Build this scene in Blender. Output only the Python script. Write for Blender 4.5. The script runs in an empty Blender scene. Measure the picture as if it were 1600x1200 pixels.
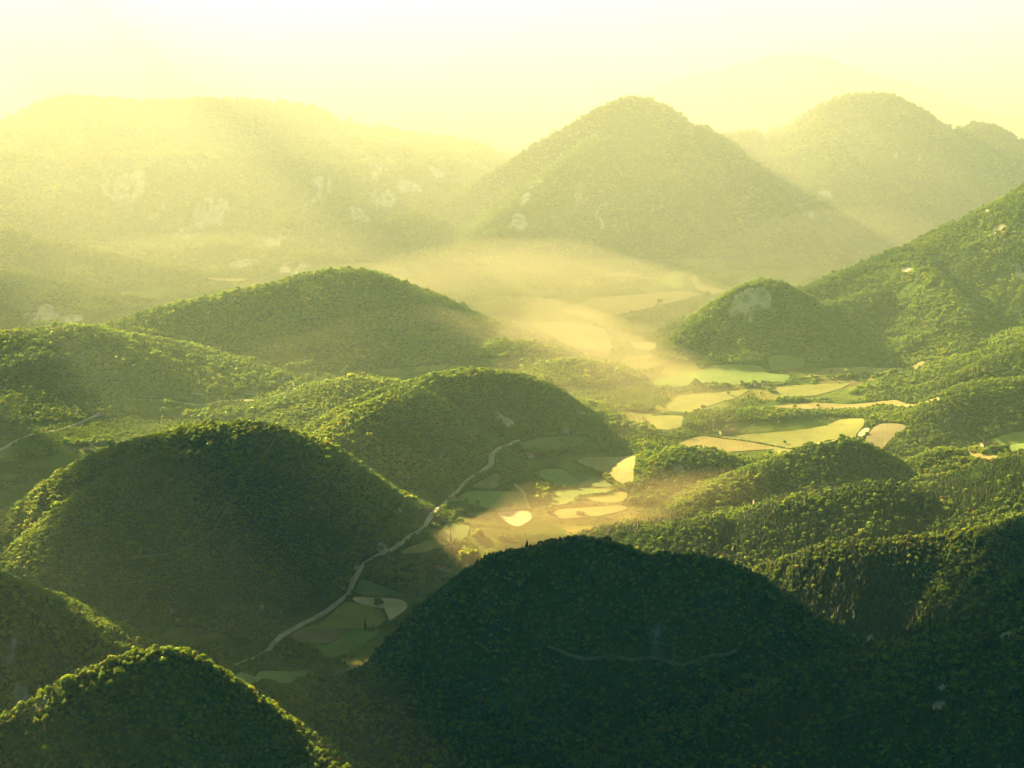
import bpy, math, random
import numpy as np
from mathutils import Vector, Matrix
from mathutils.geometry import delaunay_2d_cdt

random.seed(7)
rng = np.random.default_rng(11)
R = math.radians
S = bpy.context.scene

# ------------------------------------------------------------------ camera
FPX, CAM_H, PITCH = 2600.0, 1000.0, math.atan(680 / 2600.0)     # focal length in photo pixels, height above valley floor
cam_d = bpy.data.cameras.new('camera')
cam_d.sensor_width = 36.0
cam_d.lens = 36.0 * FPX / 1600.0
cam_d.clip_start, cam_d.clip_end = 5.0, 200000.0
cam = bpy.data.objects.new('camera', cam_d)
S.collection.objects.link(cam)
cam.location = (0, 0, CAM_H)
cam.rotation_euler = (math.pi / 2 - PITCH, 0, 0)
S.camera = cam

# ------------------------------------------------------------------ sky, sun, exposure
SUN_AZ, SUN_EL = R(-36), R(18.0)
w = bpy.data.worlds.new('World'); S.world = w; w.use_nodes = True
wn = w.node_tree.nodes; wl = w.node_tree.links
bg = wn['Background']
sky = wn.new('ShaderNodeTexSky'); sky.sky_type = 'NISHITA'; sky.sun_disc = False
sky.sun_elevation = SUN_EL; sky.sun_rotation = SUN_AZ % (2 * math.pi)
sky.altitude = 800; sky.air_density = 1.0; sky.dust_density = 0.6; sky.ozone_density = 1.5
tint = wn.new('ShaderNodeMix'); tint.data_type = 'RGBA'; tint.blend_type = 'MULTIPLY'
tint.inputs['Factor'].default_value = 1.0
tint.inputs['B'].default_value = (0.013, 0.64, 0.83, 1)
wl.new(sky.outputs['Color'], tint.inputs['A']); wl.new(tint.outputs['Result'], bg.inputs['Color'])
bg.inputs['Strength'].default_value = 0.05

sun_d = bpy.data.lights.new('sun', 'SUN'); sun_d.energy = 5.0; sun_d.angle = R(0.5)
sun_d.color = (1.0, 0.72, 0.25)
sun = bpy.data.objects.new('sun', sun_d); S.collection.objects.link(sun)
sv = Vector((math.sin(SUN_AZ) * math.cos(SUN_EL), math.cos(SUN_AZ) * math.cos(SUN_EL), math.sin(SUN_EL)))
sun.rotation_euler = sv.to_track_quat('Z', 'Y').to_euler()
sun.location = sv * 3000

S.view_settings.view_transform = 'Standard'
S.view_settings.look = 'None'
S.view_settings.exposure = 2.6
S.view_settings.gamma = 1.0
S.render.engine = 'CYCLES'
cy = S.cycles
cy.use_denoising = True
cy.max_bounces = 6; cy.diffuse_bounces = 2; cy.glossy_bounces = 1; cy.transmission_bounces = 2
cy.volume_bounces = 1; cy.transparent_max_bounces = 8
cy.caustics_reflective = False; cy.caustics_refractive = False
cy.sample_clamp_indirect = 4.0

FAR_DENSITY = 3.6e-4
HAZE_DENSITY, HAZE_G = 7e-5, 0.3

# ------------------------------------------------------------------ noise
LAT = np.random.default_rng(5).random((256, 256)).astype(np.float32)
def vnoise(x, y):
    xi = np.floor(x); yi = np.floor(y)
    fx = x - xi; fy = y - yi
    xi = xi.astype(np.int64) & 255; yi = yi.astype(np.int64) & 255
    x1 = (xi + 1) & 255; y1 = (yi + 1) & 255
    fx = fx * fx * (3 - 2 * fx); fy = fy * fy * (3 - 2 * fy)
    a = LAT[yi, xi]; b = LAT[yi, x1]; c = LAT[y1, xi]; d = LAT[y1, x1]
    return (a + (b - a) * fx + (c - a) * fy + (a - b - c + d) * fx * fy) * 2 - 1
def fbm(x, y, o=4, g=0.5):
    s = 0; a = 1; t = 0
    for i in range(o):
        s = s + a * vnoise(x * 2 ** i + 17.3 * i, y * 2 ** i + 9.1 * i); t += a; a *= g
    return s / t
def ridged(x, y, o=3):
    s = 0; a = 1; t = 0
    for i in range(o):
        s = s + a * (1 - np.abs(vnoise(x * 2 ** i + 31.7 * i, y * 2 ** i + 5.3 * i)) * 2); t += a; a *= 0.5
    return s / t
def sstep(a, b, x):
    t = np.clip((x - a) / (b - a), 0, 1); return t * t * (3 - 2 * t)

# ------------------------------------------------------------------ photo pixel -> point in the place
def ang_down(py): return PITCH + np.arctan((np.asarray(py, float) - 600) / FPX)
def at_dist(px, py, D):
    """point on the sight line of a photo pixel at forward distance D"""
    a = float(ang_down(py))
    z = CAM_H - D * math.tan(a)
    slant = D / math.cos(a) * math.cos(a - PITCH)
    return (px - 800) / FPX * slant, D, z
def project(x, y, z):
    c, s = math.cos(PITCH), math.sin(PITCH)
    dz = z - CAM_H
    f = y * c - dz * s
    u = dz * c + y * s
    return 800 + FPX * x / f, 600 - FPX * u / f

# ------------------------------------------------------------------ hills: crest lines (px, py, distance), slope, roundness, gully depth
HILLS = [
 ('hill_q', 'nearest dark wooded hill rising from the bottom left corner, sunlit trees on its left crest', 1.0, 10, 8, 'mix',
  [(-260,1260,1230),(-120,1180,1270),(0,1118,1290),(60,1088,1300),(120,1052,1300),(180,1027,1300),(240,1010,1300),(290,1017,1300),(340,1047,1300),(400,1092,1290),(450,1142,1270),(500,1180,1240),(540,1210,1220),(620,1290,1180)]),
 ('hill_r', 'green wooded hillside with pale rocks at the left edge below the large round hill', 0.66, 35, 20, 'broad',
  [(-300,800,1700),(-120,850,1740),(0,910,1800),(60,947,1850),(120,987,1930),(180,1022,2010),(240,1052,2090),(300,1085,2170)]),
 ('hill_a', 'large dark wooded hill at the bottom centre with conifers along its crest', 0.74, 14, 22, 'conif',
  [(395,1110,2120),(440,1075,2080),(500,1042,2030),(560,1004,1990),(650,944,1950),(720,894,1920),(780,861,1900),(830,848,1900),(900,838,1900),(960,848,1900),(1000,864,1890),(1060,864,1890),(1130,874,1890),(1190,907,1870),(1250,947,1850),(1330,990,1800),(1400,1010,1750),(1500,990,1750),(1560,948,1760),(1620,890,1780),(1720,830,1800),(1900,740,1800)]),
 ('hill_p', 'dark brownish wooded spur in the bottom right corner', 0.55, 60, 15, 'conif',
  [(1160,1300,1380),(1230,1215,1400),(1290,1165,1420),(1360,1120,1440),(1440,1080,1450),(1520,1045,1460),(1600,1005,1460),(1720,950,1460),(1900,880,1450)]),
 ('hill_b', 'large round dark green hill left of the valley road', 0.64, 70, 26, 'broad',
  [(-240,960,2600),(-110,900,2610),(0,815,2640),(30,796,2650),(100,737,2680),(200,692,2710),(290,667,2740),(380,658,2750),(430,668,2760),(520,718,2790),(600,768,2820),(650,806,2835),(675,830,2835)]),
 ('hill_b_shoulder', 'low wooded shoulder at the foot of the large round hill', 0.42, 60, 14, 'broad',
  [(150,900,2560),(270,930,2430),(360,945,2390),(400,975,2330),(350,1030,2230)]),
 ('hill_c', 'rounded green hill in the middle with a sunlit left crest above the valley road', 0.62, 60, 20, 'broad',
  [(455,715,3130),(485,690,3150),(530,648,3220),(590,612,3290),(650,594,3340),(710,580,3390),(780,579,3430),(830,590,3480),(862,612,3520),(885,645,3550)]),
 ('hill_c_back', 'low ridge behind the middle hill, left of its crest', 0.35, 50, 12, 'broad',
  [(440,640,3560),(480,612,3580),(540,592,3600),(600,595,3600),(680,610,3600)]),
 ('hill_d', 'broad hazy green hill with a flat rounded top behind the middle hill', 0.54, 85, 24, 'broad',
  [(150,525,4180),(170,507,4200),(250,482,4220),(330,462,4260),(420,442,4280),(480,427,4300),(530,420,4300),(580,424,4300),(640,452,4290),(700,492,4280),(760,530,4240),(820,565,4180)]),
 ('hill_mist_one', 'small wooded mound in bright mist right of the flat topped hill', 0.30, 30, 8, 'broad',
  [(740,560,4030),(770,538,4060),(800,532,4080),(840,545,4060),(880,568,4020)]),
 ('hill_mist_two', 'second small wooded mound in bright mist nearer the valley floor', 0.30, 30, 8, 'broad',
  [(840,590,3860),(870,570,3890),(900,562,3890),(930,572,3880),(955,590,3840)]),
 ('hill_mist_three', 'low mound in yellow mist on the far side of the flat topped hill', 0.30, 30, 8, 'broad',
  [(720,500,4560),(770,490,4600),(820,505,4560),(850,530,4460)]),
 ('hill_e', 'dark green wooded hill at the left edge above the side valley houses', 0.42, 110, 22, 'broad',
  [(-260,560,3800),(-60,528,3840),(0,520,3850),(60,515,3850),(120,508,3850),(170,528,3850),(200,548,3850),(280,553,3850),(340,568,3840),(400,580,3820),(445,600,3790),(470,625,3740)]),
 ('hill_f_one', 'low sunlit ridge at the left edge just above the dark wooded hill', 0.34, 60, 18, 'broad',
  [(-200,400,4700),(0,425,4700),(60,435,4720),(130,452,4720),(200,465,4700),(260,480,4640),(300,500,4560)]),
 ('hill_f_two', 'hazy ridge at the left edge sloping down to a thin pale meadow', 0.36, 80, 22, 'broad',
  [(-250,310,5200),(-50,345,5200),(0,352,5200),(50,368,5200),(120,384,5200),(200,402,5180),(280,418,5120),(340,440,5050)]),
 ('hill_f_three', 'faint dark shoulder entering at the left edge below the far massif', 0.42, 80, 22, 'broad',
  [(-250,230,6000),(-50,275,5900),(0,288,5800),(40,307,5780),(80,332,5760),(130,360,5700),(180,395,5600)]),
 ('hill_g', 'long pale massif in thick haze filling the upper left', 0.30, 200, 55, 'broad',
  [(-400,220,6800),(-150,190,6800),(0,167,6800),(50,154,6800),(120,149,6800),(250,154,6800),(330,152,6800),(450,157,6800),(500,167,6780),(560,192,6760),(650,242,6700),(700,285,6600),(760,335,6450),(800,385,6200)]),
 ('hill_g_spur', 'rocky spur running down the front of the pale massif', 0.32, 60, 25, 'broad',
  [(420,300,6100),(380,340,5900),(330,385,5700),(300,420,5500)]),
 ('hill_g_cone', 'small pointed hill in haze between the pale massif and the pointed hill', 0.55, 30, 16, 'broad',
  [(520,395,5600),(560,368,5650),(610,342,5680),(650,329,5700),(690,343,5700),(735,372,5680),(780,408,5600)]),
 ('hill_h', 'tall pointed hill in golden haze right of the centre', 0.58, 30, 45, 'broad',
  [(640,350,5900),(680,322,5950),(730,287,6000),(800,242,6050),(880,197,6120),(950,162,6180),(990,149,6200),(1030,160,6200),(1080,187,6160),(1130,215,6050),(1190,285,5800),(1250,345,5550),(1310,400,5300)]),
 ('hill_i', 'broad rounded hill at the upper right with a sunlit left flank', 0.56, 100, 45, 'broad',
  [(1080,225,6700),(1130,208,6700),(1200,197,6750),(1250,177,6800),(1300,152,6800),(1370,143,6800),(1410,152,6800),(1450,172,6800),(1500,189,6780),(1540,192,6760),(1580,207,6740),(1650,245,6700),(1800,290,6600)]),
 ('hill_h_spur', 'sunlit spur running down the left front of the tall pointed hill', 0.62, 40, 14, 'broad',
  [(930,212,6020),(860,272,5790),(800,322,5590),(745,372,5420)]),
 ('hill_i_spur', 'spur with a sunlit left flank on the rounded upper right hill', 0.60, 50, 18, 'broad',
  [(1290,185,6600),(1300,232,6330),(1290,290,6060),(1305,345,5820)]),
 ('hill_c_spur', 'sunlit spur on the left of the rounded middle hill', 0.60, 45, 8, 'broad',
  [(640,604,3270),(595,626,3190),(545,662,3110),(505,702,3030)]),
 ('hill_b_spur', 'shoulder on the upper left of the large round hill', 0.62, 45, 8, 'broad',
  [(290,690,2700),(230,715,2650),(165,755,2600),(110,800,2550)]),
 ('hill_j', 'steep dark wooded ridge falling from the right edge into the valley', 0.66, 55, 30, 'mix',
  [(1900,130,4750),(1700,215,4720),(1650,250,4700),(1600,284,4700),(1540,324,4700),(1500,352,4690),(1450,374,4660),(1400,390,4620),(1350,412,4580),(1290,440,4520),(1230,470,4460)]),
 ('hill_j_spur', 'terraced spur with small clearings below the steep right ridge', 0.42, 70, 22, 'broad',
  [(1420,395,4560),(1450,425,4400),(1490,470,4200),(1520,520,4000)]),
 ('hill_k', 'wooded knoll with a bright crest and a pale cliff beside the far fields', 0.62, 45, 16, 'broad',
  [(1010,580,4020),(1040,555,4060),(1080,515,4130),(1130,474,4210),(1160,450,4240),(1200,437,4260),(1230,447,4270),(1260,468,4290),(1310,470,4320),(1370,455,4380),(1430,450,4400)]),
 ('hill_l', 'brownish green wooded spur at the right edge above the terrace fields', 0.42, 50, 16, 'mix',
  [(1900,430,3700),(1700,500,3650),(1600,540,3620),(1540,565,3600),(1500,588,3580),(1470,615,3540)]),
 ('hill_l_low', 'lower wooded knoll at the right edge beside the long yellow strip field', 0.40, 40, 12, 'mix',
  [(1850,590,3420),(1700,596,3420),(1600,590,3420),(1540,596,3420),(1500,610,3400),(1475,630,3370)]),
 ('hill_m', 'low wooded bank between the terrace fields and the large golden field', 0.30, 25, 5, 'broad',
  [(1075,668,3440),(1110,645,3500),(1180,640,3520),(1260,643,3530),(1340,643,3530),(1420,640,3530),(1520,640,3520),(1620,640,3500),(1800,630,3500)]),
 ('hill_n_one', 'small wooded knoll with round trees beside the pale bare patch', 0.45, 25, 8, 'broad',
  [(1015,745,3010),(1050,712,3060),(1090,697,3080),(1130,715,3060),(1160,740,3000)]),
 ('hill_n_two', 'wooded knoll crowned with round trees below the large golden field', 0.5, 28, 14, 'broad',
  [(1120,765,2880),(1180,728,2930),(1230,712,2950),(1270,695,2960),(1310,684,2960),(1350,694,2960),(1390,718,2950),(1430,722,2940),(1460,707,2940),(1490,700,2940),(1530,722,2930),(1560,708,2920),(1600,697,2920),(1700,665,2920),(1900,620,2900)]),
 ('hill_n_three', 'dark wooded ridge running right from the bank of golden mist', 0.38, 60, 16, 'conif',
  [(950,842,2700),(1000,825,2680),(1060,818,2650),(1130,806,2640),(1190,795,2640),(1250,778,2640),(1320,765,2640),(1390,755,2640),(1450,772,2620),(1520,765,2610),(1600,738,2600),(1750,690,2600),(1900,650,2600)]),
 ('hill_n_four', 'wooded ridge with a sunlit band above the deep dark hollow at the right', 0.50, 60, 18, 'conif',
  [(1020,905,2420),(1100,890,2400),(1200,872,2360),(1300,850,2320),(1400,840,2300),(1500,832,2280),(1600,815,2260),(1750,780,2240),(1900,740,2240)]),
 ('hill_far', 'faint low ridge almost lost in golden haze near the top right', 0.35, 100, 30, 'broad',
  [(1000,150,9800),(1080,118,9800),(1150,98,9800),(1220,86,9800),(1270,84,9800),(1320,100,9800),(1370,135,9700)]),
]
CANOPY = 6.0

def catmull(P, n=5):
    P = np.array(P, float); out = []
    for i in range(len(P) - 1):
        p0 = P[max(i - 1, 0)]; p1 = P[i]; p2 = P[i + 1]; p3 = P[min(i + 2, len(P) - 1)]
        for k in range(n):
            t = k / n
            out.append(0.5 * ((2 * p1) + (-p0 + p2) * t + (2 * p0 - 5 * p1 + 4 * p2 - p3) * t * t + (-p0 + 3 * p1 - 3 * p2 + p3) * t ** 3))
    out.append(P[-1]); return np.array(out)

NU, NV = 1100, 1250
U = np.linspace(-0.47, 0.47, NU)
Y0, Y1 = 650.0, 70000.0
# rows: dense to 9 km, sparser beyond
LV = np.concatenate([np.linspace(math.log(Y0), math.log(9000), NV - 180, endpoint=False), np.linspace(math.log(9000), math.log(Y1), 180)])
YV = np.exp(LV)
X2 = (U[None, :] * YV[:, None]); Y2 = np.repeat(YV[:, None], NU, 1)

wxn = 60 * fbm(X2 / 420, Y2 / 420, 3); wyn = 60 * fbm(X2 / 420 + 40, Y2 / 420 + 70, 3)
best = np.full(X2.shape, -1e9); lab = np.full(X2.shape, -1, int); dist = np.zeros(X2.shape); spar = np.zeros(X2.shape)
gul = np.zeros(X2.shape)
for hi, (nm, lb, slope, rnd, gd, kind, pts) in enumerate(HILLS):
    gd = gd * 1.8
    W = np.array([at_dist(*p) for p in pts]); W[:, 2] -= CANOPY + (4 if W[0, 1] > 5000 else 0)
    C = catmull(W)
    reach = (C[:, 2].max() + 30) / slope + rnd + 120
    r0 = np.searchsorted(YV, C[:, 1].min() - reach); r1 = np.searchsorted(YV, C[:, 1].max() + reach)
    umin = (C[:, 0].min() - reach) / max(C[:, 1].min() - reach, 500); umax = (C[:, 0].max() + reach) / max(C[:, 1].min() - reach, 500)
    c0 = max(0, np.searchsorted(U, min(umin, umin * .6)) - 1); c1 = min(NU, np.searchsorted(U, max(umax, umax * .6)) + 1)
    sl = (slice(r0, r1), slice(c0, c1))
    x = X2[sl]; y = Y2[sl]
    if x.size == 0: continue
    wd = sstep(0, 250, 0 * x)
    hb = np.full(x.shape, -1e9); db = np.zeros(x.shape); sb = np.zeros(x.shape)
    acc = 0
    # two passes: straight distance, then a warped one away from the crest
    for wp in (0, 1):
        if wp:
            k = sstep(20, 260, db); x_ = x + wxn[sl] * k; y_ = y + wyn[sl] * k
            hb = np.full(x.shape, -1e9)
        else:
            x_, y_ = x, y
        acc = 0
        CC = C if wp else C[::3]
        for i in range(len(CC) - 1):
            a = CC[i]; b = CC[i + 1]
            ex, ey = b[0] - a[0], b[1] - a[1]; L2 = ex * ex + ey * ey; L = math.sqrt(L2)
            t = np.clip(((x_ - a[0]) * ex + (y_ - a[1]) * ey) / L2, 0, 1)
            d = np.hypot(x_ - (a[0] + t * ex), y_ - (a[1] + t * ey))
            z = a[2] + t * (b[2] - a[2])
            h = z - slope * (np.sqrt(d * d + rnd * rnd) - rnd)
            m = h > hb
            hb = np.where(m, h, hb); db = np.where(m, d, db); sb = np.where(m, acc + t * L, sb)
            acc += L
    # spurs and gullies run down from the crest
    amt = gd * sstep(15, 160, db) * sstep(-10, 60, hb)
    g1 = ridged(sb / (120 + gd * 2.2) + hi * 7.7 + 0.5 * fbm(x / 150, y / 150, 2), db / 700 + hi * 3.1, 2)
    hb = hb - amt * (0.75 - 0.75 * g1)
    m = hb > best[sl]
    best[sl] = np.where(m, hb, best[sl]); lab[sl] = np.where(m, hi, lab[sl])
    dist[sl] = np.where(m, db, dist[sl]); gul[sl] = np.where(m, gd, gul[sl])
floor = 3.0 * fbm(X2 / 700, Y2 / 700, 3) + sstep(7500, 12000, Y2) * 25 * fbm(X2 / 2500, Y2 / 2500, 3)
k = 7.0
dlt = best - floor
Hh = np.where(dlt > 40, best, floor + k * np.log1p(np.exp(np.clip(dlt, -200, 40) / k)))
onhill = sstep(8, 60, dlt)
near_d = sstep(0, 130, dist)
Hh = Hh - onhill * near_d * gul * 0.35 * (0.7 - 0.7 * ridged(X2 / 210 + 5, Y2 / 210 + 8, 3))
Hh = Hh + onhill * (1.6 * fbm(X2 / 45, Y2 / 45, 3) + 4.0 * fbm(X2 / 150 + 9, Y2 / 150, 3))
lab = np.where(dlt > 6, lab, -1)

def lookup(A, x, y, nearest=False):
    u = np.clip((x / np.maximum(y, 1) - U[0]) / (U[1] - U[0]), 0, NU - 1.001)
    v = np.clip(np.interp(np.log(np.maximum(y, 1)), LV, np.arange(NV)), 0, NV - 1.001)
    ui = u.astype(int); vi = v.astype(int)
    if nearest: return A[np.round(v).astype(int), np.round(u).astype(int)]
    fu = u - ui; fv = v - vi
    return (A[vi, ui] * (1 - fu) + A[vi, ui + 1] * fu) * (1 - fv) + (A[vi + 1, ui] * (1 - fu) + A[vi + 1, ui + 1] * fu) * fv
def hgt(x, y): return float(lookup(Hh, np.array([x]), np.array([y]))[0])

def pix(px, py):
    """where the sight line of a photo pixel meets the ground"""
    a = float(ang_down(py)); ys = np.exp(np.linspace(math.log(900), math.log(30000), 2600))
    zz = CAM_H - ys * math.tan(a)
    xx = (px - 800) / FPX * ys / math.cos(a) * math.cos(a - PITCH)
    hh = lookup(Hh, xx, ys)
    below = np.nonzero(zz < hh)[0]
    i = below[0] if len(below) else len(ys) - 1
    i = max(i, 1)
    d0 = zz[i - 1] - hh[i - 1]; d1 = zz[i] - hh[i]
    t = d0 / (d0 - d1) if d0 != d1 else 0
    return xx[i - 1] + t * (xx[i] - xx[i - 1]), ys[i - 1] + t * (ys[i] - ys[i - 1])
def pixfloor(px, py):
    D = CAM_H / math.tan(float(ang_down(py)))
    x, y, z = at_dist(px, py, D); return x, y

# ------------------------------------------------------------------ object helpers
def link(o, parent=None):
    S.collection.objects.link(o)
    if parent is not None: o.parent = parent
    return o
def mesh_np(name, V, F, mats, smooth=True):
    """mesh from numpy arrays, F is (n,3) or (n,4)"""
    me = bpy.data.meshes.new(name)
    V = np.asarray(V, np.float32); F = np.asarray(F, np.int32)
    n = F.shape[1]
    me.vertices.add(len(V)); me.vertices.foreach_set('co', V.ravel())
    me.loops.add(F.size); me.loops.foreach_set('vertex_index', F.ravel())
    me.polygons.add(len(F)); me.polygons.foreach_set('loop_start', np.arange(0, F.size, n, dtype=np.int32))
    me.polygons.foreach_set('loop_total', np.full(len(F), n, np.int32))
    me.update(calc_edges=True)
    me.polygons.foreach_set('use_smooth', np.full(len(F), smooth))
    for m in mats: me.materials.append(m)
    return me
def tag(o, label=None, cat=None, group=None, kind=None):
    if label: o['label'] = label
    if cat: o['category'] = cat
    if group: o['group'] = group
    if kind: o['kind'] = kind
    return o

# ------------------------------------------------------------------ materials
def new_mat(name):
    m = bpy.data.materials.new(name); m.use_nodes = True
    n = m.node_tree.nodes; n.clear(); return m, n, m.node_tree.links
def nd(n, t, **kw):
    x = n.new(t)
    for k_, v in kw.items(): setattr(x, k_, v)
    return x
def ramp(n, stops):
    r = n.new('ShaderNodeValToRGB'); e = r.color_ramp.elements
    while len(e) < len(stops): e.new(0.5)
    for i, (p, c) in enumerate(stops): e[i].position = p; e[i].color = (*c, 1)
    return r
def noise_tex(n, l, co, scale, detail=4, rough=0.55):
    t = n.new('ShaderNodeTexNoise'); t.inputs['Scale'].default_value = scale; t.inputs['Detail'].default_value = detail
    t.inputs['Roughness'].default_value = rough; l.new(co, t.inputs['Vector']); return t

def mat_terrain():
    m, n, l = new_mat('forest_floor')
    out = nd(n, 'ShaderNodeOutputMaterial'); co = nd(n, 'ShaderNodeTexCoord').outputs['Object']
    big = noise_tex(n, l, co, 0.004, 4); fine = noise_tex(n, l, co, 0.06, 5, 0.65)
    c1 = ramp(n, [(0.3, (0.018, 0.035, 0.012)), (0.55, (0.035, 0.060, 0.018)), (0.75, (0.075, 0.095, 0.030))])
    l.new(fine.outputs['Fac'], c1.inputs['Fac'])
    c2 = ramp(n, [(0.35, (0.65, 0.9, 0.7)), (0.65, (1.25, 1.1, 0.9))]); l.new(big.outputs['Fac'], c2.inputs['Fac'])
    mul = nd(n, 'ShaderNodeMix', data_type='RGBA', blend_type='MULTIPLY'); mul.inputs['Factor'].default_value = 1
    l.new(c1.outputs['Color'], mul.inputs['A']); l.new(c2.outputs['Color'], mul.inputs['B'])
    at = nd(n, 'ShaderNodeAttribute', attribute_name='rock')
    rk = noise_tex(n, l, co, 0.03, 6, 0.7)
    rc = ramp(n, [(0.35, (0.20, 0.20, 0.17)), (0.6, (0.55, 0.52, 0.46))]); l.new(rk.outputs['Fac'], rc.inputs['Fac'])
    mx = nd(n, 'ShaderNodeMix', data_type='RGBA'); l.new(at.outputs['Fac'], mx.inputs['Factor'])
    l.new(mul.outputs['Result'], mx.inputs['A']); l.new(rc.outputs['Color'], mx.inputs['B'])
    gr = nd(n, 'ShaderNodeAttribute', attribute_name='grass')
    gc = ramp(n, [(0.3, (0.08, 0.13, 0.03)), (0.7, (0.19, 0.21, 0.07))]); l.new(fine.outputs['Fac'], gc.inputs['Fac'])
    pa = nd(n, 'ShaderNodeAttribute', attribute_name='parcel')
    pc = ramp(n, [(0.0, (0.07, 0.12, 0.035)), (0.25, (0.15, 0.20, 0.05)), (0.45, (0.10, 0.15, 0.04)), (0.6, (0.30, 0.27, 0.11)), (0.75, (0.17, 0.20, 0.06)), (0.9, (0.20, 0.17, 0.10))]); pc.color_ramp.interpolation = 'CONSTANT'
    l.new(pa.outputs['Fac'], pc.inputs['Fac'])
    mp = nd(n, 'ShaderNodeMix', data_type='RGBA'); mp.inputs['Factor'].default_value = 0.75; l.new(gc.outputs['Color'], mp.inputs['A']); l.new(pc.outputs['Color'], mp.inputs['B'])
    mg = nd(n, 'ShaderNodeMix', data_type='RGBA'); l.new(gr.outputs['Fac'], mg.inputs['Factor'])
    l.new(mx.outputs['Result'], mg.inputs['A']); l.new(mp.outputs['Result'], mg.inputs['B'])
    b = nd(n, 'ShaderNodeBump'); b.inputs['Strength'].default_value = 0.9; b.inputs['Distance'].default_value = 6
    l.new(fine.outputs['Fac'], b.inputs['Height'])
    d = nd(n, 'ShaderNodeBsdfDiffuse'); l.new(mg.outputs['Result'], d.inputs['Color']); l.new(b.outputs['Normal'], d.inputs['Normal'])
    l.new(d.outputs['BSDF'], out.inputs['Surface'])
    return m
def mat_leaf(name, stops, trans=0.4, gloss=0.55):
    m, n, l = new_mat(name)
    out = nd(n, 'ShaderNodeOutputMaterial'); oi = nd(n, 'ShaderNodeObjectInfo')
    r = ramp(n, stops); l.new(oi.outputs['Random'], r.inputs['Fac'])
    co = nd(n, 'ShaderNodeTexCoord').outputs['Object']
    t = noise_tex(n, l, co, 3.0, 2)
    rr = ramp(n, [(0.3, (0.72, 0.75, 0.72)), (0.7, (1.2, 1.2, 1.1))]); l.new(t.outputs['Fac'], rr.inputs['Fac'])
    mul = nd(n, 'ShaderNodeMix', data_type='RGBA', blend_type='MULTIPLY'); mul.inputs['Factor'].default_value = 1
    l.new(r.outputs['Color'], mul.inputs['A']); l.new(rr.outputs['Color'], mul.inputs['B'])
    lt = noise_tex(n, l, oi.outputs['Location'], 0.006, 5, 0.7)
    lr = ramp(n, [(0.32, (0.50, 0.55, 0.60)), (0.5, (1.0, 1.0, 1.0)), (0.66, (1.65, 1.35, 1.0))]); l.new(lt.outputs['Fac'], lr.inputs['Fac'])
    m2 = nd(n, 'ShaderNodeMix', data_type='RGBA', blend_type='MULTIPLY'); m2.inputs['Factor'].default_value = 1
    l.new(mul.outputs['Result'], m2.inputs['A']); l.new(lr.outputs['Color'], m2.inputs['B']); mul = m2
    d = nd(n, 'ShaderNodeBsdfPrincipled'); tr = nd(n, 'ShaderNodeBsdfTranslucent'); mx = nd(n, 'ShaderNodeMixShader')
    d.inputs['Roughness'].default_value = 0.5; d.inputs['Specular IOR Level'].default_value = gloss
    l.new(mul.outputs['Result'], d.inputs['Base Color'])
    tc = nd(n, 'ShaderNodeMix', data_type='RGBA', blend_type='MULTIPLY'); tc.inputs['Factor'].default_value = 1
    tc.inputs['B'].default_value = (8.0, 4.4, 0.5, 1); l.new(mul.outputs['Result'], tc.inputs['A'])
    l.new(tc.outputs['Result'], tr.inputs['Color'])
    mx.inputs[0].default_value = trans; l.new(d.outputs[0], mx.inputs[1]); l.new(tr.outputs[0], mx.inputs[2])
    l.new(mx.outputs[0], out.inputs['Surface']); return m
def mat_plain(name, col, rough=0.8, nscale=0.3, var=0.25):
    m, n, l = new_mat(name)
    out = nd(n, 'ShaderNodeOutputMaterial'); co = nd(n, 'ShaderNodeTexCoord').outputs['Object']
    t = noise_tex(n, l, co, nscale, 5, 0.6)
    r = ramp(n, [(0.3, tuple(c * (1 - var) for c in col)), (0.7, tuple(min(1, c * (1 + var)) for c in col))]); l.new(t.outputs['Fac'], r.inputs['Fac'])
    p = nd(n, 'ShaderNodeBsdfPrincipled'); p.inputs['Roughness'].default_value = rough
    l.new(r.outputs['Color'], p.inputs['Base Color']); l.new(p.outputs[0], out.inputs['Surface']); return m
def mat_field(name, col, stripe=0.05, rough=0.8, spec=0.25):
    m, n, l = new_mat(name)
    out = nd(n, 'ShaderNodeOutputMaterial'); co = nd(n, 'ShaderNodeTexCoord').outputs['Object']
    t = noise_tex(n, l, co, 0.02, 7, 0.72)
    wv = nd(n, 'ShaderNodeTexWave', wave_type='BANDS', bands_direction='Y'); wv.inputs['Scale'].default_value = 0.035
    wv.inputs['Distortion'].default_value = 3.5; wv.inputs['Detail'].default_value = 2; l.new(co, wv.inputs['Vector'])
    r = ramp(n, [(0.3, tuple(c * 0.68 for c in col)), (0.7, tuple(min(1, c * 1.25) for c in col))]); l.new(t.outputs['Fac'], r.inputs['Fac'])
    r2 = ramp(n, [(0.35, (1 - stripe,) * 3), (0.65, (1 + stripe,) * 3)]); l.new(wv.outputs['Fac'], r2.inputs['Fac'])
    mul = nd(n, 'ShaderNodeMix', data_type='RGBA', blend_type='MULTIPLY'); mul.inputs['Factor'].default_value = 1
    l.new(r.outputs['Color'], mul.inputs['A']); l.new(r2.outputs['Color'], mul.inputs['B'])
    p = nd(n, 'ShaderNodeBsdfPrincipled'); p.inputs['Roughness'].default_value = rough; p.inputs['Specular IOR Level'].default_value = spec
    l.new(mul.outputs['Result'], p.inputs['Base Color']); l.new(p.outputs[0], out.inputs['Surface']); return m

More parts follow.
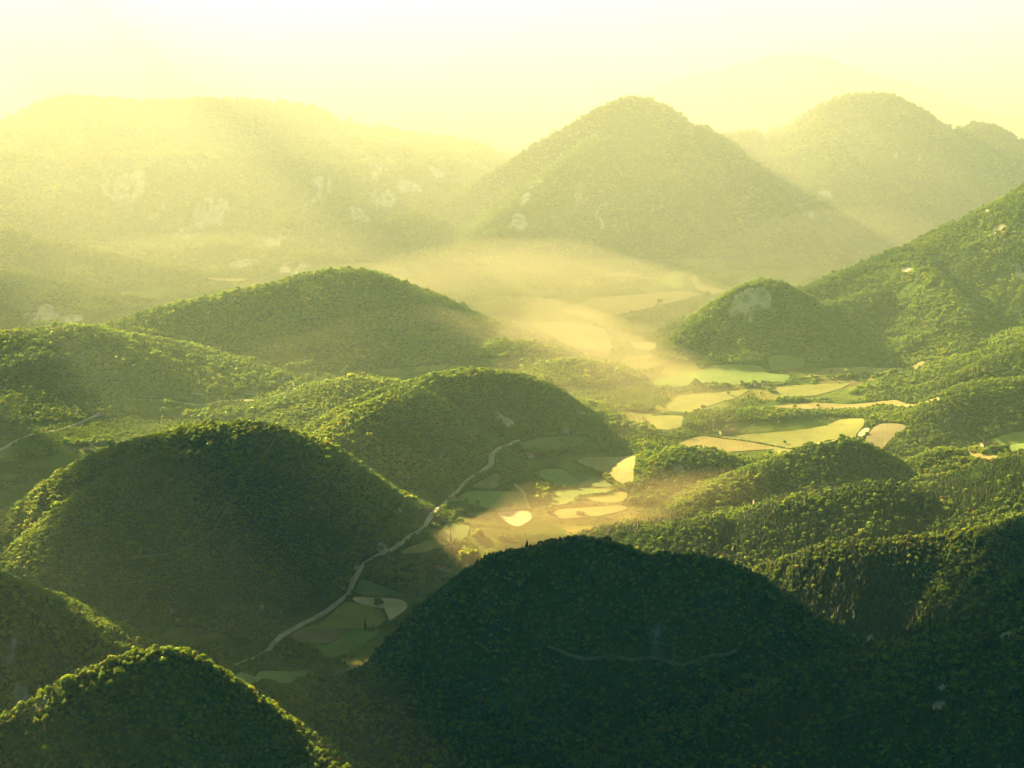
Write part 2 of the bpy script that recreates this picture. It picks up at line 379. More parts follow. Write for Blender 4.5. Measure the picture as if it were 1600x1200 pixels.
M = {
 'terrain': mat_terrain(),
 'broad': mat_leaf('broadleaf_foliage', [(0.0, (0.026, 0.080, 0.022)), (0.5, (0.034, 0.098, 0.026)), (0.85, (0.045, 0.112, 0.028)), (0.97, (0.052, 0.112, 0.026)), (1.0, (0.064, 0.092, 0.026))], 0.55),
 'conif': mat_leaf('conifer_foliage', [(0.0, (0.016, 0.036, 0.014)), (0.6, (0.022, 0.045, 0.016)), (0.95, (0.032, 0.052, 0.018)), (1.0, (0.05, 0.050, 0.02))], 0.35, 0.1),
 'bark': mat_plain('bark', (0.07, 0.055, 0.04), 0.9, 1.0),
 'green': mat_field('pasture', (0.16, 0.25, 0.055)),
 'dkgreen': mat_field('meadow', (0.10, 0.17, 0.05), 0.06),
 'straw': mat_field('stubble', (0.30, 0.25, 0.10)),
 'gold': mat_field('ripe_crop', (0.25, 0.26, 0.07)),
 'chalk': mat_field('bare_chalky_soil', (0.55, 0.50, 0.40), 0.05),
 'brown': mat_field('ploughed_soil', (0.22, 0.19, 0.12)),
 'road': mat_plain('pale_road', (0.42, 0.40, 0.35), 0.9, 0.05, 0.3),
 'dirt': mat_plain('dirt_track', (0.17, 0.15, 0.10), 0.9, 0.05, 0.4),
 'wall': mat_plain('limewashed_wall', (0.55, 0.50, 0.42), 0.9, 0.4, 0.1),
 'stone': mat_plain('stone_wall', (0.36, 0.31, 0.25), 0.9, 0.6, 0.2),
 'tile': mat_plain('clay_roof_tiles', (0.34, 0.17, 0.11), 0.85, 1.5, 0.25),
 'dark': mat_plain('dark_opening', (0.05, 0.05, 0.05), 0.4, 1.0, 0.1),
 'rock': mat_plain('pale_rock', (0.40, 0.38, 0.33), 0.9, 0.08, 0.35),
}

# ------------------------------------------------------------------ where things lie: fields, roads, bare patches
FIELDS = [  # colour, label, photo outline
 ('chalk', 'pale chalky field with one round tree at its edge', [(549,933),(632,936),(640,950),(607,973),(600,952),(590,950),(552,942)]),
 ('gold', 'yellow green field left of the pale chalky field', [(542,939),(552,944),(590,952),(598,955),(605,972),(580,983),(545,983),(495,980),(505,970),(525,954)]),
 ('brown', 'brownish ploughed field below the yellow green field', [(476,981),(547,985),(514,1007),(472,1005),(450,996)]),
 ('green', 'narrow green field right of the brownish ploughed field', [(550,985),(600,986),(560,1010),(520,1030),(487,1012),(516,1008)]),
 ('dkgreen', 'dark green triangular meadow between the road and the pale chalky field', [(562,902),(628,928),(615,934),(570,931),(553,927)]),
 ('green', 'bright green field at the valley bottom nearest the front hills', [(365,1060),(407,1048),(490,1045),(450,1070),(397,1074),(372,1068)]),
 ('gold', 'thin straw coloured field beside the short row of cypresses', [(620,866),(680,843),(699,848),(665,865)]),
 ('green', 'small green field beside the road bend with a cypress group', [(700,815),(735,817),(732,838),(715,848),(680,844),(692,825)]),
 ('green', 'bright green field with a round bush beyond the roadside farmhouse', [(730,766),(785,768),(818,770),(827,796),(775,799),(740,789),(712,781)]),
 ('brown', 'brown strip field beside the road above the bright green field', [(734,762),(770,741),(780,738),(778,764)]),
 ('chalk', 'small pale bare field at the edge of the golden mist', [(772,800),(828,799),(832,812),(810,826),(790,816)]),
 ('dkgreen', 'green field below the round middle hill beside the road end', [(805,702),(842,684),(922,682),(920,691),(880,701),(838,705)]),
 ('green', 'small green field left of the diagonal hedge', [(840,743),(848,733),(880,733),(911,757),(870,759)]),
 ('dkgreen', 'grey green field right of the diagonal hedge', [(884,733),(925,744),(960,761),(916,761)]),
 ('straw', 'large straw coloured field left of the round tree knoll', [(898,720),(920,714),(994,712),(989,757),(967,756),(941,736)]),
 ('green', 'long pale green field below the hedged fields', [(862,768),(907,763),(958,765),(948,771),(900,775),(895,786),(862,791)]),
 ('gold', 'small yellowish field enclosed by a hook shaped hedge', [(908,778),(960,769),(984,769),(976,785),(940,786)]),
 ('straw', 'long straw coloured strip above the golden mist', [(862,797),(975,789),(982,796),(940,806),(870,812)]),
 ('straw', 'bright yellow field left of the farm compound', [(1062,692),(1095,681),(1150,687),(1200,695),(1225,701),(1137,706),(1075,702)]),
 ('gold', 'small curved yellow field left of the wooded bank', [(1008,652),(1040,649),(1067,650),(1066,668),(1036,673),(1022,668)]),
 ('green', 'broad green gold field at the foot of the wooded knoll with the cliff', [(995,598),(1060,586),(1100,578),(1112,571),(1190,572),(1200,584),(1235,586),(1230,596),(1160,601),(1035,603)]),
 ('straw', 'straw coloured field with a single tree high on the right', [(1253,591),(1292,575),(1350,573),(1412,576),(1440,565),(1448,563),(1440,574),(1405,583),(1330,586),(1310,590),(1275,588)]),
 ('gold', 'yellow field behind the dark row of trees', [(1207,606),(1240,602),(1332,599),(1310,609),(1272,619),(1225,621)]),
 ('gold', 'large yellow field left of the village houses', [(1040,634),(1060,618),(1172,609),(1155,620),(1110,633),(1080,645),(1045,642)]),
 ('straw', 'long thin yellow strip field along the top of the wooded bank', [(1200,636),(1275,629),(1400,625),(1470,622),(1466,629),(1375,633),(1240,639)]),
 ('gold', 'large curved golden green field below the wooded bank', [(1120,684),(1160,679),(1200,677),(1247,673),(1295,664),(1317,653),(1350,654),(1350,665),(1337,680),(1310,690),(1275,697),(1200,693)]),
 ('chalk', 'narrow pale strip at the right end of the curved golden field', [(1338,681),(1351,668),(1361,670),(1347,684)]),
 ('brown', 'brownish field fading into scrub right of the narrow pale strip', [(1352,686),(1366,666),(1380,661),(1420,666),(1400,680),(1380,700),(1358,700)]),
 ('green', 'green field at the right edge beside the large farmhouse', [(1540,688),(1575,678),(1640,673),(1660,700),(1580,706)]),
 ('straw', 'pale yard below the large farmhouse at the right', [(1498,701),(1530,708),(1565,712),(1552,719),(1520,717)]),
 ('dkgreen', 'young plantation at the foot of the wooded knoll with the cliff', [(1198,557),(1225,555),(1258,559),(1256,575),(1204,580)]),
 ('straw', 'large pale field in the far hazy valley', [(872,485),(935,466),(985,462),(1060,455),(1100,460),(1030,478),(935,500),(890,491)]),
 ('straw', 'far pale field crossed by a white track', [(826,505),(885,504),(945,515),(958,545),(945,562),(905,550)]),
 ('straw', 'thin far field beside the hamlet in the haze', [(925,430),(960,425),(1005,431),(980,434),(940,434)]),
 ('green', 'far curved field left of the winding tree line', [(1038,433),(1055,423),(1080,420),(1067,434),(1071,446),(1057,453),(1030,442)]),
 ('straw', 'far field right of the winding tree line', [(1075,434),(1087,430),(1093,445),(1137,455),(1112,461),(1090,453)]),
 ('straw', 'small bright field in yellow mist beside the knoll', [(983,534),(1026,535),(1022,547),(990,543)]),
 ('straw', 'thin meadow in the haze at the foot of the pale massif', [(322,433),(385,436),(380,440),(328,438)]),
 ('dkgreen', 'small clearing high on the rounded upper right hill', [(1325,228),(1358,226),(1360,240),(1330,241)]),
 ('dkgreen', 'clearing on the right flank of the tall pointed hill', [(1186,345),(1222,340),(1226,352),(1192,358)]),
]
ROADS = [  # material, half width, label, photo points
 ('road', 3.1, 'pale winding valley road along the foot of the left hills', [(366,1040),(380,1034),(392,1030),(410,1023),(420,1015),(428,1005),(440,994),(458,984),(474,974),(492,966),(512,955),(538,934),(547,925),(551,908),(563,888),(572,878),(590,869),(608,862),(625,850),(650,833),(668,815),(690,790),(702,779),(720,761),(740,744),(755,735),(766,727),(768,716),(772,706),(790,697),(812,689)]),
 ('road', 3.2, 'pale side valley road at the left edge', [(-40,720),(5,701),(22,691),(44,682),(72,676),(100,670),(122,662),(140,654),(156,646)]),
 ('road', 2.8, 'thin pale lane across the left side valley', [(206,624),(265,627),(294,631),(319,633),(347,627),(380,626),(409,625),(428,621),(447,622)]),
 ('road', 2.8, 'short pale lane climbing to a hamlet in the left side valley', [(418,624),(440,616),(461,609),(458,600),(453,593)]),
 ('dirt', 2.0, 'dirt track on the lower slope of the large round hill', [(288,1018),(300,1001),(318,991),(340,981),(365,976),(390,965),(410,953)]),
 ('dirt', 1.2, 'faint forest track down the large round hill', [(432,677),(415,705),(375,755),(345,810),(320,845),(265,865),(200,872)]),
 ('dirt', 1.5, 'forest track crossing the front of the large dark hill', [(855,1012),(890,1023),(925,1029),(980,1032),(1040,1032),(1100,1027),(1150,1018)]),
 ('road', 2.5, 'farm track along the edge of the bright green field', [(803,757),(818,770),(822,782),(828,796)]),
 ('road', 3.0, 'straight white track across the far pale field', [(878,510),(898,533),(918,556)]),
 ('road', 4.0, 'winding white track on the tall pointed hill', [(947,318),(936,326),(931,334),(938,342),(942,352),(940,360)]),
]
ROCKS = [  # px, py, radius px, strength
 (1168,472,24,1.6),(1190,464,16,1.6),(1150,480,13,1.5),
 (795,662,13,1.0),(800,672,10,1.0),(780,650,8,.8),
 (1040,1000,38,.42),(1010,985,26,.4),(1085,985,30,.4),(1060,1040,26,.36),
 (30,1030,45,.5),(65,1045,26,.55),(15,1090,50,.5),(60,1100,26,.5),
 (600,310,30,.85),(560,340,26,.9),(640,290,26,.8),(585,265,30,.55),(330,335,34,.75),(290,370,26,.95),(315,355,20,.9),(200,290,34,.75),(180,305,30,.6),(380,410,30,.7),(420,380,40,.55),(500,300,40,.5),(240,330,30,.5),(460,420,40,.5),
 (835,290,16,.9),(820,310,20,.9),(810,345,18,.7),(900,300,30,.45),
 (75,490,26,.8),(110,497,22,.8),(50,497,18,.6),(150,435,20,.5),
 (480,793,14,.55),(500,788,14,.5),(430,792,10,.5),(605,782,10,.7),(622,795,10,.7),(545,905,10,1.0),(537,918,8,1.0),(556,885,8,.9),(598,858,12,.9),(620,847,9,.8),
 (410,948,8,1.2),(268,955,6,.8),(278,970,6,.8),
 (1540,330,14,.5),(1560,360,16,.5),(1590,425,16,.8),(1480,500,20,.4),
 (1290,300,12,1.0),(1300,310,9,1.0),(1268,335,7,1.1),(1400,245,8,.7),
 (1465,1105,16,.9),(1470,1075,10,.8),(1360,998,8,.9),(1575,990,16,.9),(1330,860,10,.5),
 (1350,395,12,.6),(1420,420,16,.5),
 (980,560,10,.5),(1060,735,14,1.1),(1040,742,9,.9),
 (690,270,26,.55),
]
GRASS = [(1150,603,60,.9),(1060,625,45,.9),(1000,650,45,.9),(1010,700,30,.7),(1230,625,40,.8),(1300,600,40,.7),(1170,655,40,.5),(870,760,60,.9),(930,730,50,.9),(760,790,40,.8),(700,840,30,.7),(600,950,40,.8),(520,1000,50,.9),(900,500,70,.9),(1050,450,60,.9),(960,440,50,.7),(1100,700,40,.6),(1450,700,40,.6),(1380,430,26,.8),(1420,450,24,.7),(1300,500,20,.4),(1345,410,16,.7),(1460,460,20,.6),(60,440,40,.7),(130,455,40,.7),(200,462,30,.7),(0,425,30,.7),
 (1270,335,20,.8),(1310,355,26,.7),(1360,385,24,.6),(270,660,30,.4),(180,690,26,.4),(300,640,30,.5),(400,640,26,.4),(230,665,30,.5),(1500,700,24,.6),(1440,690,24,.5),(960,660,26,.6),(930,640,26,.6),(1000,690,20,.6),(860,700,20,.3),(1050,590,40,.7),
 (660,940,26,.3),(690,870,26,.4),(750,850,34,.5),(10,745,14,1.),(1040,760,20,.5),(1020,775,22,.5),(1090,770,30,.4),(1140,610,40,.7),(1100,640,26,.6),(1000,620,26,.6),(970,480,40,.6),(860,470,60,.4),(800,420,60,.5),(1150,430,30,.5)]
field_w = []
for c, lb, P in FIELDS: field_w.append(np.array([pix(*p) for p in P]))
road_w = []
for mt, hw, lb, P in ROADS:
    W = np.array([pix(*p) for p in P]); C = catmull(np.c_[W, np.zeros(len(W))], 8)[:, :2]; road_w.append(C)

HOUSES = [
 (705, 783, 15, 9, 5.6, .5, 'wall', 'roadside farmhouse with a clay roof at the edge of the bright green field', True),
 (745, 793, 12, 7, 3.5, .15, 'wall', 'pale cottage beside dark trees below the bright green field', False),
 (668, 800, 9, 7, 5.0, .6, 'stone', 'small house on the hillside just left of the valley road', False),
 (713, 860, 7, 6, 6.5, .3, 'wall', 'tall narrow white house beside the golden mist', False),
 (689, 890, 16, 8, 4.0, -.15, 'wall', 'low farm building with a pinkish roof among trees above the dark hill crest', True),
 (691, 814, 12, 7, 3.2, .2, 'stone', 'long low shed beside the road between two green fields', False),
 (883, 676, 16, 10, 6.0, .1, 'wall', 'farmhouse at the top of the green field below the middle hill', False),
 (829, 714, 13, 8, 4.5, .4, 'wall', 'cottage in the trees below the road end', False),
 (907, 804, 14, 8, 3.2, -.1, 'wall', 'pale roofed barn on the strip above the golden mist', False),
 (1132, 678, 20, 11, 5.8, .3, 'stone', 'farm with pinkish walls at the left end of the curved golden field', True),
 (1146, 675, 13, 9, 5.0, -.5, 'stone', 'second house of the pinkish farm, nearer the wooded bank', False),
 (1541, 700, 22, 13, 9.0, .35, 'wall', 'large pink and white farmhouse standing by the green field at the right edge', True),
 (1554, 703, 14, 8, 4.0, -.3, 'stone', 'low outbuilding right of the large pink and white farmhouse', False),
 (1184, 605, 16, 10, 6.0, .2, 'stone', 'left house of the village above the thin yellow strip', False),
 (1194, 601, 14, 9, 6.5, -.3, 'wall', 'tallest house of the village above the thin yellow strip', False),
 (1202, 605, 13, 8, 5.0, .6, 'wall', 'right house of the village above the thin yellow strip', False),
 (114, 704, 12, 8, 7.0, .2, 'wall', 'bright white house among trees in the left side valley', False),
 (136, 705, 15, 8, 4.5, -.4, 'wall', 'low house with a reddish roof right of the bright white house', True),
 (144, 698, 6, 5, 7.0, .1, 'wall', 'narrow tall outbuilding behind the reddish roofed house', False),
 (158, 648, 13, 8, 5.0, .5, 'wall', 'house at the end of the pale side valley road', False),
 (305, 616, 18, 9, 6.0, .1, 'wall', 'farmhouse above the thin lane in the left side valley', True),
 (390, 616, 17, 9, 5.5, -.1, 'wall', 'farmhouse near the lane junction in the left side valley', True),
 (398, 609, 12, 8, 5.0, .4, 'wall', 'smaller house behind the farmhouse near the lane junction', False),
 (448, 592, 17, 9, 6.0, .3, 'wall', 'upper hamlet house at the top of the short lane', False),
 (437, 594, 12, 8, 5.0, -.2, 'wall', 'lower hamlet house left of the top of the short lane', False),
 (982, 438, 26, 13, 8.0, .2, 'wall', 'largest building of the hamlet in the far haze', True),
 (963, 437, 18, 11, 7.0, -.2, 'wall', 'small building left of the far haze hamlet', False),
 (990, 441, 18, 11, 7.0, .5, 'wall', 'small building right of the far haze hamlet', False),
 (909, 646, 14, 9, 5.0, .1, 'wall', 'house in the bright valley trees right of the middle hill', False),
 (1181, 786, 9, 7, 5.0, .2, 'wall', 'small white house hidden in the woods of the right slopes', False),
 (1129, 736, 9, 7, 4.0, -.2, 'wall', 'pale cabin on the wooded right slopes below the round tree knoll', False),
]
HOUSE_W = [(pix(h[0], h[1]), h[2]) for h in HOUSES]

def in_poly(x, y, P):
    c = np.zeros(x.shape, bool); j = len(P) - 1
    for i in range(len(P)):
        xi, yi = P[i]; xj, yj = P[j]
        if yi != yj:
            c ^= ((yi > y) != (yj > y)) & (x < (xj - xi) * (y - yi) / (yj - yi) + xi)
        j = i
    return c
def grow(P, d):
    c = P.mean(0); v = P - c; return c + v * (1 + d / np.maximum(np.linalg.norm(v, axis=1, keepdims=True), 1))
def clear_mask(x, y):
    """True where no wild tree may stand"""
    m = np.zeros(x.shape, bool)
    for (hx, hy), L in HOUSE_W:
        m |= (np.abs(x - hx) < L * .75 + 3) & (y - hy < L * .45 + 2) & (y - hy > -L * .5 - 26)
    for P in field_w: 
        bb = (x > P[:, 0].min() - 9) & (x < P[:, 0].max() + 9) & (y > P[:, 1].min() - 9) & (y < P[:, 1].max() + 9)
        i = np.nonzero(bb)[0]
        if len(i): m[i] |= in_poly(x[i], y[i], grow(P, 5))
    for (mt, hw, lb, _), C in zip(ROADS, road_w):
        bb = (x > C[:, 0].min() - 30) & (x < C[:, 0].max() + 30) & (y > C[:, 1].min() - 30) & (y < C[:, 1].max() + 30)
        i = np.nonzero(bb)[0]
        if len(i):
            dd = np.full(len(i), 1e9)
            for a, b in zip(C[:-1], C[1:]):
                e = b - a; t = np.clip(((x[i] - a[0]) * e[0] + (y[i] - a[1]) * e[1]) / max(e @ e, 1e-6), 0, 1)
                dd = np.minimum(dd, np.hypot(x[i] - a[0] - t * e[0], y[i] - a[1] - t * e[1]))
            # keep the sight side of the road clear too
            m[i] |= dd < hw + (2.2 if mt == 'road' else 0.5)
    return m
def blobs(L, x, y):
    out = np.zeros(x.shape)
    for px, py, r, s in L:
        cx, cyy = pix(px, py); rw = r * cyy / FPX * 1.35
        d = np.hypot((x - cx), (y - cyy) * 0.8) / rw
        out = np.maximum(out, s * (1.35 if cyy > 3000 and L is ROCKS else 1) * (1 - sstep(0.25, 1.0, d)))
    return out
rock = blobs(ROCKS, X2, Y2); rkn = ridged(X2 / 26 + .6 * fbm(X2 / 60, Y2 / 60, 2), Y2 / 70, 4)
rock = sstep(0.40, 0.72, rock * (0.62 + 0.95 * rkn)) * sstep(0, .05, rock)
grass = blobs(GRASS, X2, Y2); 
grass = np.clip(grass + (lab < 0) * 0.45, 0, 1); grass = sstep(0.25, 0.6, grass + 0.35 * fbm(X2 / 90, Y2 / 90, 3)) * (1 - rock)
def parcels(x, y, cell=105.0):
    th = .35; xr = (x * math.cos(th) - y * math.sin(th)) / cell; yr = (x * math.sin(th) + y * math.cos(th)) / (cell * 1.5)
    xr = xr + .12 * vnoise(x / 90, y / 90); yr = yr + .12 * vnoise(x / 90 + 50, y / 90)
    ix = np.floor(xr); iy = np.floor(yr); d1 = np.full(x.shape, 9.); d2 = np.full(x.shape, 9.); cid = np.zeros(x.shape)
    for ax in (-1, 0, 1):
        for ay in (-1, 0, 1):
            a = ((ix + ax).astype(np.int64)) & 255; b = ((iy + ay).astype(np.int64)) & 255
            px = ix + ax + .15 + .7 * LAT[b, a]; py = iy + ay + .15 + .7 * LAT[a, b]
            d = np.hypot(px - xr, py - yr); m = d < d1
            d2 = np.where(m, d1, np.minimum(d2, d)); cid = np.where(m, LAT[(b * 7 + 3) & 255, (a * 5 + 11) & 255], cid); d1 = np.where(m, d, d1)
    return cid, (d2 - d1) * cell * .5
parc, pedge = parcels(X2, Y2)
clearn = fbm(X2 / 160 + 90, Y2 / 160, 4)

# ------------------------------------------------------------------ hills and valley floor: one continuous surface cut into its landforms
qi = np.arange(NV * NU).reshape(NV, NU)
quads = np.stack([qi[:-1, :-1], qi[:-1, 1:], qi[1:, 1:], qi[1:, :-1]], -1).reshape(-1, 4)
qlab = lab[:-1, :-1].reshape(-1)
VV = np.stack([X2, Y2, Hh], -1).reshape(-1, 3)
rockf = rock.reshape(-1).astype(np.float32); grassf = grass.reshape(-1).astype(np.float32)
def landform(name, label, cat, f):
    ids, inv = np.unique(f, return_inverse=True)
    me = mesh_np(name, VV[ids], inv.reshape(f.shape), [M['terrain']])
    for an, arr in (('rock', rockf), ('grass', grassf), ('parcel', parc.reshape(-1).astype(np.float32))):
        a = me.attributes.new(an, 'FLOAT', 'POINT'); a.data.foreach_set('value', arr[ids])
    o = link(bpy.data.objects.new(name, me)); tag(o, label, None, kind='structure'); return o
landform('ground', 'flat green valley floor winding between the wooded hills', 'ground', quads[qlab < 0])
for hi, h in enumerate(HILLS):
    f = quads[qlab == hi]
    if len(f): landform('hill', h[1], 'hill', f)
pl = mesh_np('plain', [(-90000, -4000, -25), (90000, -4000, -25), (90000, 160000, -25), (-90000, 160000, -25)], [[0, 1, 2, 3]], [M['terrain']])
tag(link(bpy.data.objects.new('land', pl)), 'flat country reaching to the horizon behind the hills', kind='structure')

# ------------------------------------------------------------------ fields
for (c, lb, _), P in zip(FIELDS, field_w):
    cen = P.mean(0); D = cen[1]
    # soften the outline
    Q = []
    n = len(P)
    for i in range(n):
        a, b = P[i], P[(i + 1) % n]; L = np.linalg.norm(b - a); k_ = max(2, int(L / 14))
        for t in range(k_): Q.append(a + (b - a) * t / k_)
    Q = np.array(Q)
    for _i in range(1): Q = (np.roll(Q, 1, 0) + 2 * Q + np.roll(Q, -1, 0)) / 4
    Q += 1.6 * np.stack([vnoise(Q[:, 0] / 22, Q[:, 1] / 22), vnoise(Q[:, 0] / 22 + 50, Q[:, 1] / 22)], -1)
    step = 11.0 if D < 4000 else 20.0
    gx, gy = np.meshgrid(np.arange(Q[:, 0].min(), Q[:, 0].max(), step), np.arange(Q[:, 1].min(), Q[:, 1].max(), step))
    gx = gx.ravel(); gy = gy.ravel(); ins = in_poly(gx, gy, cen + (Q - cen) * 0.96)
    pts = [Vector(p) for p in Q] + [Vector((a, b)) for a, b in zip(gx[ins], gy[ins])]
    nb = len(Q)
    v2, e2, f2, *_ = delaunay_2d_cdt(pts, [(i, (i + 1) % nb) for i in range(nb)], [list(range(nb))], 2, 1e-4)
    e = np.roll(P, -1, 0) - P; e = e[np.argmax((e ** 2).sum(1))]; th = math.atan2(e[1], e[0])
    xy = np.array([tuple(v) for v in v2]); z = lookup(Hh, xy[:, 0], xy[:, 1]) + (0.9 if D < 4000 else 1.6)
    z0 = hgt(*cen); Rm = np.array([[math.cos(-th), -math.sin(-th)], [math.sin(-th), math.cos(-th)]])
    loc = (xy - cen) @ Rm.T
    me = mesh_np('field', np.c_[loc, z - z0], np.array([list(f) for f in f2 if len(f) == 3]), [M[c]])
    o = link(bpy.data.objects.new('field', me)); o.location = (cen[0], cen[1], z0); o.rotation_euler = (0, 0, th)
    tag(o, lb, kind='structure')

# ------------------------------------------------------------------ roads
for (mt, hw, lb, _), C in zip(ROADS, road_w):
    s = np.r_[0, np.cumsum(np.hypot(*np.diff(C, axis=0).T))]; n = max(4, int(s[-1] / 7))
    t = np.linspace(0, s[-1], n); c = np.stack([np.interp(t, s, C[:, 0]), np.interp(t, s, C[:, 1])], -1)
    c += 1.5 * np.stack([vnoise(t / 40, t * 0), vnoise(t / 40 + 30, t * 0)], -1)
    dd = np.gradient(c, axis=0); dd /= np.linalg.norm(dd, axis=1, keepdims=True) + 1e-9; nn = np.stack([-dd[:, 1], dd[:, 0]], -1)
    wd = hw * (1 + 0.45 * vnoise(t / 60 + 7, t * 0 + 3) + 0.2 * vnoise(t / 13, t * 0 + 9))
    cols = [c + nn * (wd * k_)[:, None] for k_ in (-1, -.5, 0, .5, 1)]
    zs = np.stack([lookup(Hh, q[:, 0], q[:, 1]) for q in cols]); zt = zs.max(0)
    zt = np.convolve(np.pad(zt, 2, 'edge'), np.ones(5) / 5, 'valid') * 0.5 + zt * 0.5 + 1.2
    V = np.stack([np.c_[q, zt] for q in cols], 1); V = np.concatenate([V, np.stack([np.c_[cols[4] + nn * 1.5, zt - 2.5]], 1), np.stack([np.c_[cols[0] - nn * 1.5, zt - 2.5]], 1)], 1)
    order = [6, 0, 1, 2, 3, 4, 5]; V = V[:, order]
    F = []
    for i in range(n - 1):
        for j in range(6): F.append((i * 7 + j, i * 7 + j + 1, (i + 1) * 7 + j + 1, (i + 1) * 7 + j))
    o = link(bpy.data.objects.new('road' if mt == 'road' else 'path', mesh_np('road', V.reshape(-1, 3), F, [M[mt]])))
    tag(o, lb, kind='structure')

# ------------------------------------------------------------------ tree crowns and trunks
def ico(sub):
    import bmesh
    bm = bmesh.new(); bmesh.ops.create_icosphere(bm, subdivisions=sub, radius=1)
    V = np.array([v.co[:] for v in bm.verts]); F = np.array([[v.index for v in f.verts] for f in bm.faces]); bm.free(); return V, F
def tufts(cen, nrm, size, r):
    """small bent leaf clumps: one triangle pair each"""
    n = len(cen); t1 = r.normal(size=(n, 3)); t1 -= (t1 * nrm).sum(1, keepdims=True) * nrm * 0.6; t1 /= np.linalg.norm(t1, axis=1, keepdims=True)
    t2 = np.cross(nrm, t1); t2 /= np.linalg.norm(t2, axis=1, keepdims=True) + 1e-9
    s = size * r.uniform(.6, 1.3, (n, 1))
    a = cen - t1 * s; b = cen + t2 * s * .7 + nrm * s * .3; c = cen + t1 * s; d = cen - t2 * s * .7 + nrm * s * .25
    V = np.stack([a, b, c, d], 1).reshape(-1, 3); k_ = np.arange(n) * 4
    return V, np.concatenate([np.stack([k_, k_ + 1, k_ + 2], -1), np.stack([k_, k_ + 2, k_ + 3], -1)])
def crown_broad(seed, lobes, tn, tsz, sub=1, tall=1.0):
    """unit crown: radius about 1, base of crown at z 0.35"""
    r = np.random.default_rng(seed); Vs = []; Fs = []; off = 0; SV, SF = ico(sub)
    L = [(np.array([0, 0, 1.0 * tall]), 0.72)]
    for i in range(lobes):
        a = i * 2.4 + r.uniform(-.4, .4); rr = r.uniform(.38, .62); L.append((np.array([math.cos(a) * rr, math.sin(a) * rr, (r.uniform(.55, 1.35)) * tall]), r.uniform(.34, .52)))
    for c, rad in L:
        p = SV * rad * (1 + 0.22 * r.normal(size=(len(SV), 1)).clip(-1.2, 1.2)) * np.array([1, 1, .9]) * 0.66 + c
        Vs.append(p); Fs.append(SF + off); off += len(p)
        k_ = int(tn * rad); d = r.normal(size=(k_, 3)); d[:, 2] = np.abs(d[:, 2]) * .9 - .15; d /= np.linalg.norm(d, axis=1, keepdims=True)
        V, F = tufts(c + d * rad * r.uniform(.7, 1.12, (k_, 1)), d, tsz, r); Vs.append(V); Fs.append(F + off); off += len(V)
    return np.concatenate(Vs), np.concatenate(Fs)
def crown_conif(seed, tiers, per, wide=.72, height=2.7, base=.35):
    """unit conifer: radius wide at base, height about 3"""
    r = np.random.default_rng(seed); Vs = []; Fs = []; off = 0
    for t in range(tiers):
        f = t / (tiers - 1); z = base + (height - base) * f; rad = wide * (1 - f) ** .85 + .04
        n = max(4, int(per * (1 - f * .6)))
        for i in range(n):
            a = i / n * 2 * math.pi + r.uniform(-.3, .3) + t; L = rad * r.uniform(.7, 1.2); w_ = L * .55 + .05
            d = np.array([math.cos(a), math.sin(a), 0]); s = np.array([-d[1], d[0], 0])
            tip = d * L + np.array([0, 0, z - .12 - .16 * (1 - f)]); root = np.array([0, 0, z + .16])
            Vs.append(np.array([root, d * L * .55 + s * w_ + (0, 0, z - .04), tip, d * L * .55 - s * w_ + (0, 0, z - .04), d * L * .5 + (0, 0, z + .1)]))
            Fs.append(np.array([[0, 1, 4], [1, 2, 4], [2, 3, 4], [3, 0, 4]]) + off); off += 5
    V = np.array([[0, 0, height + .12], [wide * .35, 0, base], [-wide * .18, wide * .3, base], [-wide * .18, -wide * .3, base]])
    Vs.append(V); Fs.append(np.array([[0, 1, 2], [0, 2, 3], [0, 3, 1], [1, 3, 2]]) + off)
    return np.concatenate(Vs), np.concatenate(Fs)
def trunk(seed, h=1.0, r0=.1, limbs=3):
    r = np.random.default_rng(seed); Vs = []; Fs = []; off = 0
    segs = [((0, 0, -.3), (0, 0, h), r0, r0 * .45)]
    for i in range(limbs):
        a = r.uniform(0, 6.28); segs.append(((0, 0, h * .55 + .08 * i), (math.cos(a) * .4, math.sin(a) * .4, h * 1.05), r0 * .5, r0 * .2))
    for a, b, ra, rb in segs:
        a = np.array(a); b = np.array(b); N = 7; th = np.arange(N) / N * 2 * math.pi; rows = 4
        for k_ in range(rows):
            f = k_ / (rows - 1); c = a + (b - a) * f + np.array([math.sin(f * 3) * .02, 0, 0]); rr = ra + (rb - ra) * f
            Vs.append(np.c_[c[0] + rr * np.cos(th), c[1] + rr * np.sin(th), np.full(N, c[2])])
        for k_ in range(rows - 1):
            for i in range(N):
                p, q = k_ * N + i, k_ * N + (i + 1) % N
                Fs.append([off + p, off + q, off + q + N]); Fs.append([off + p, off + q + N, off + p + N])
        off += rows * N
    return np.concatenate(Vs), np.array(Fs)

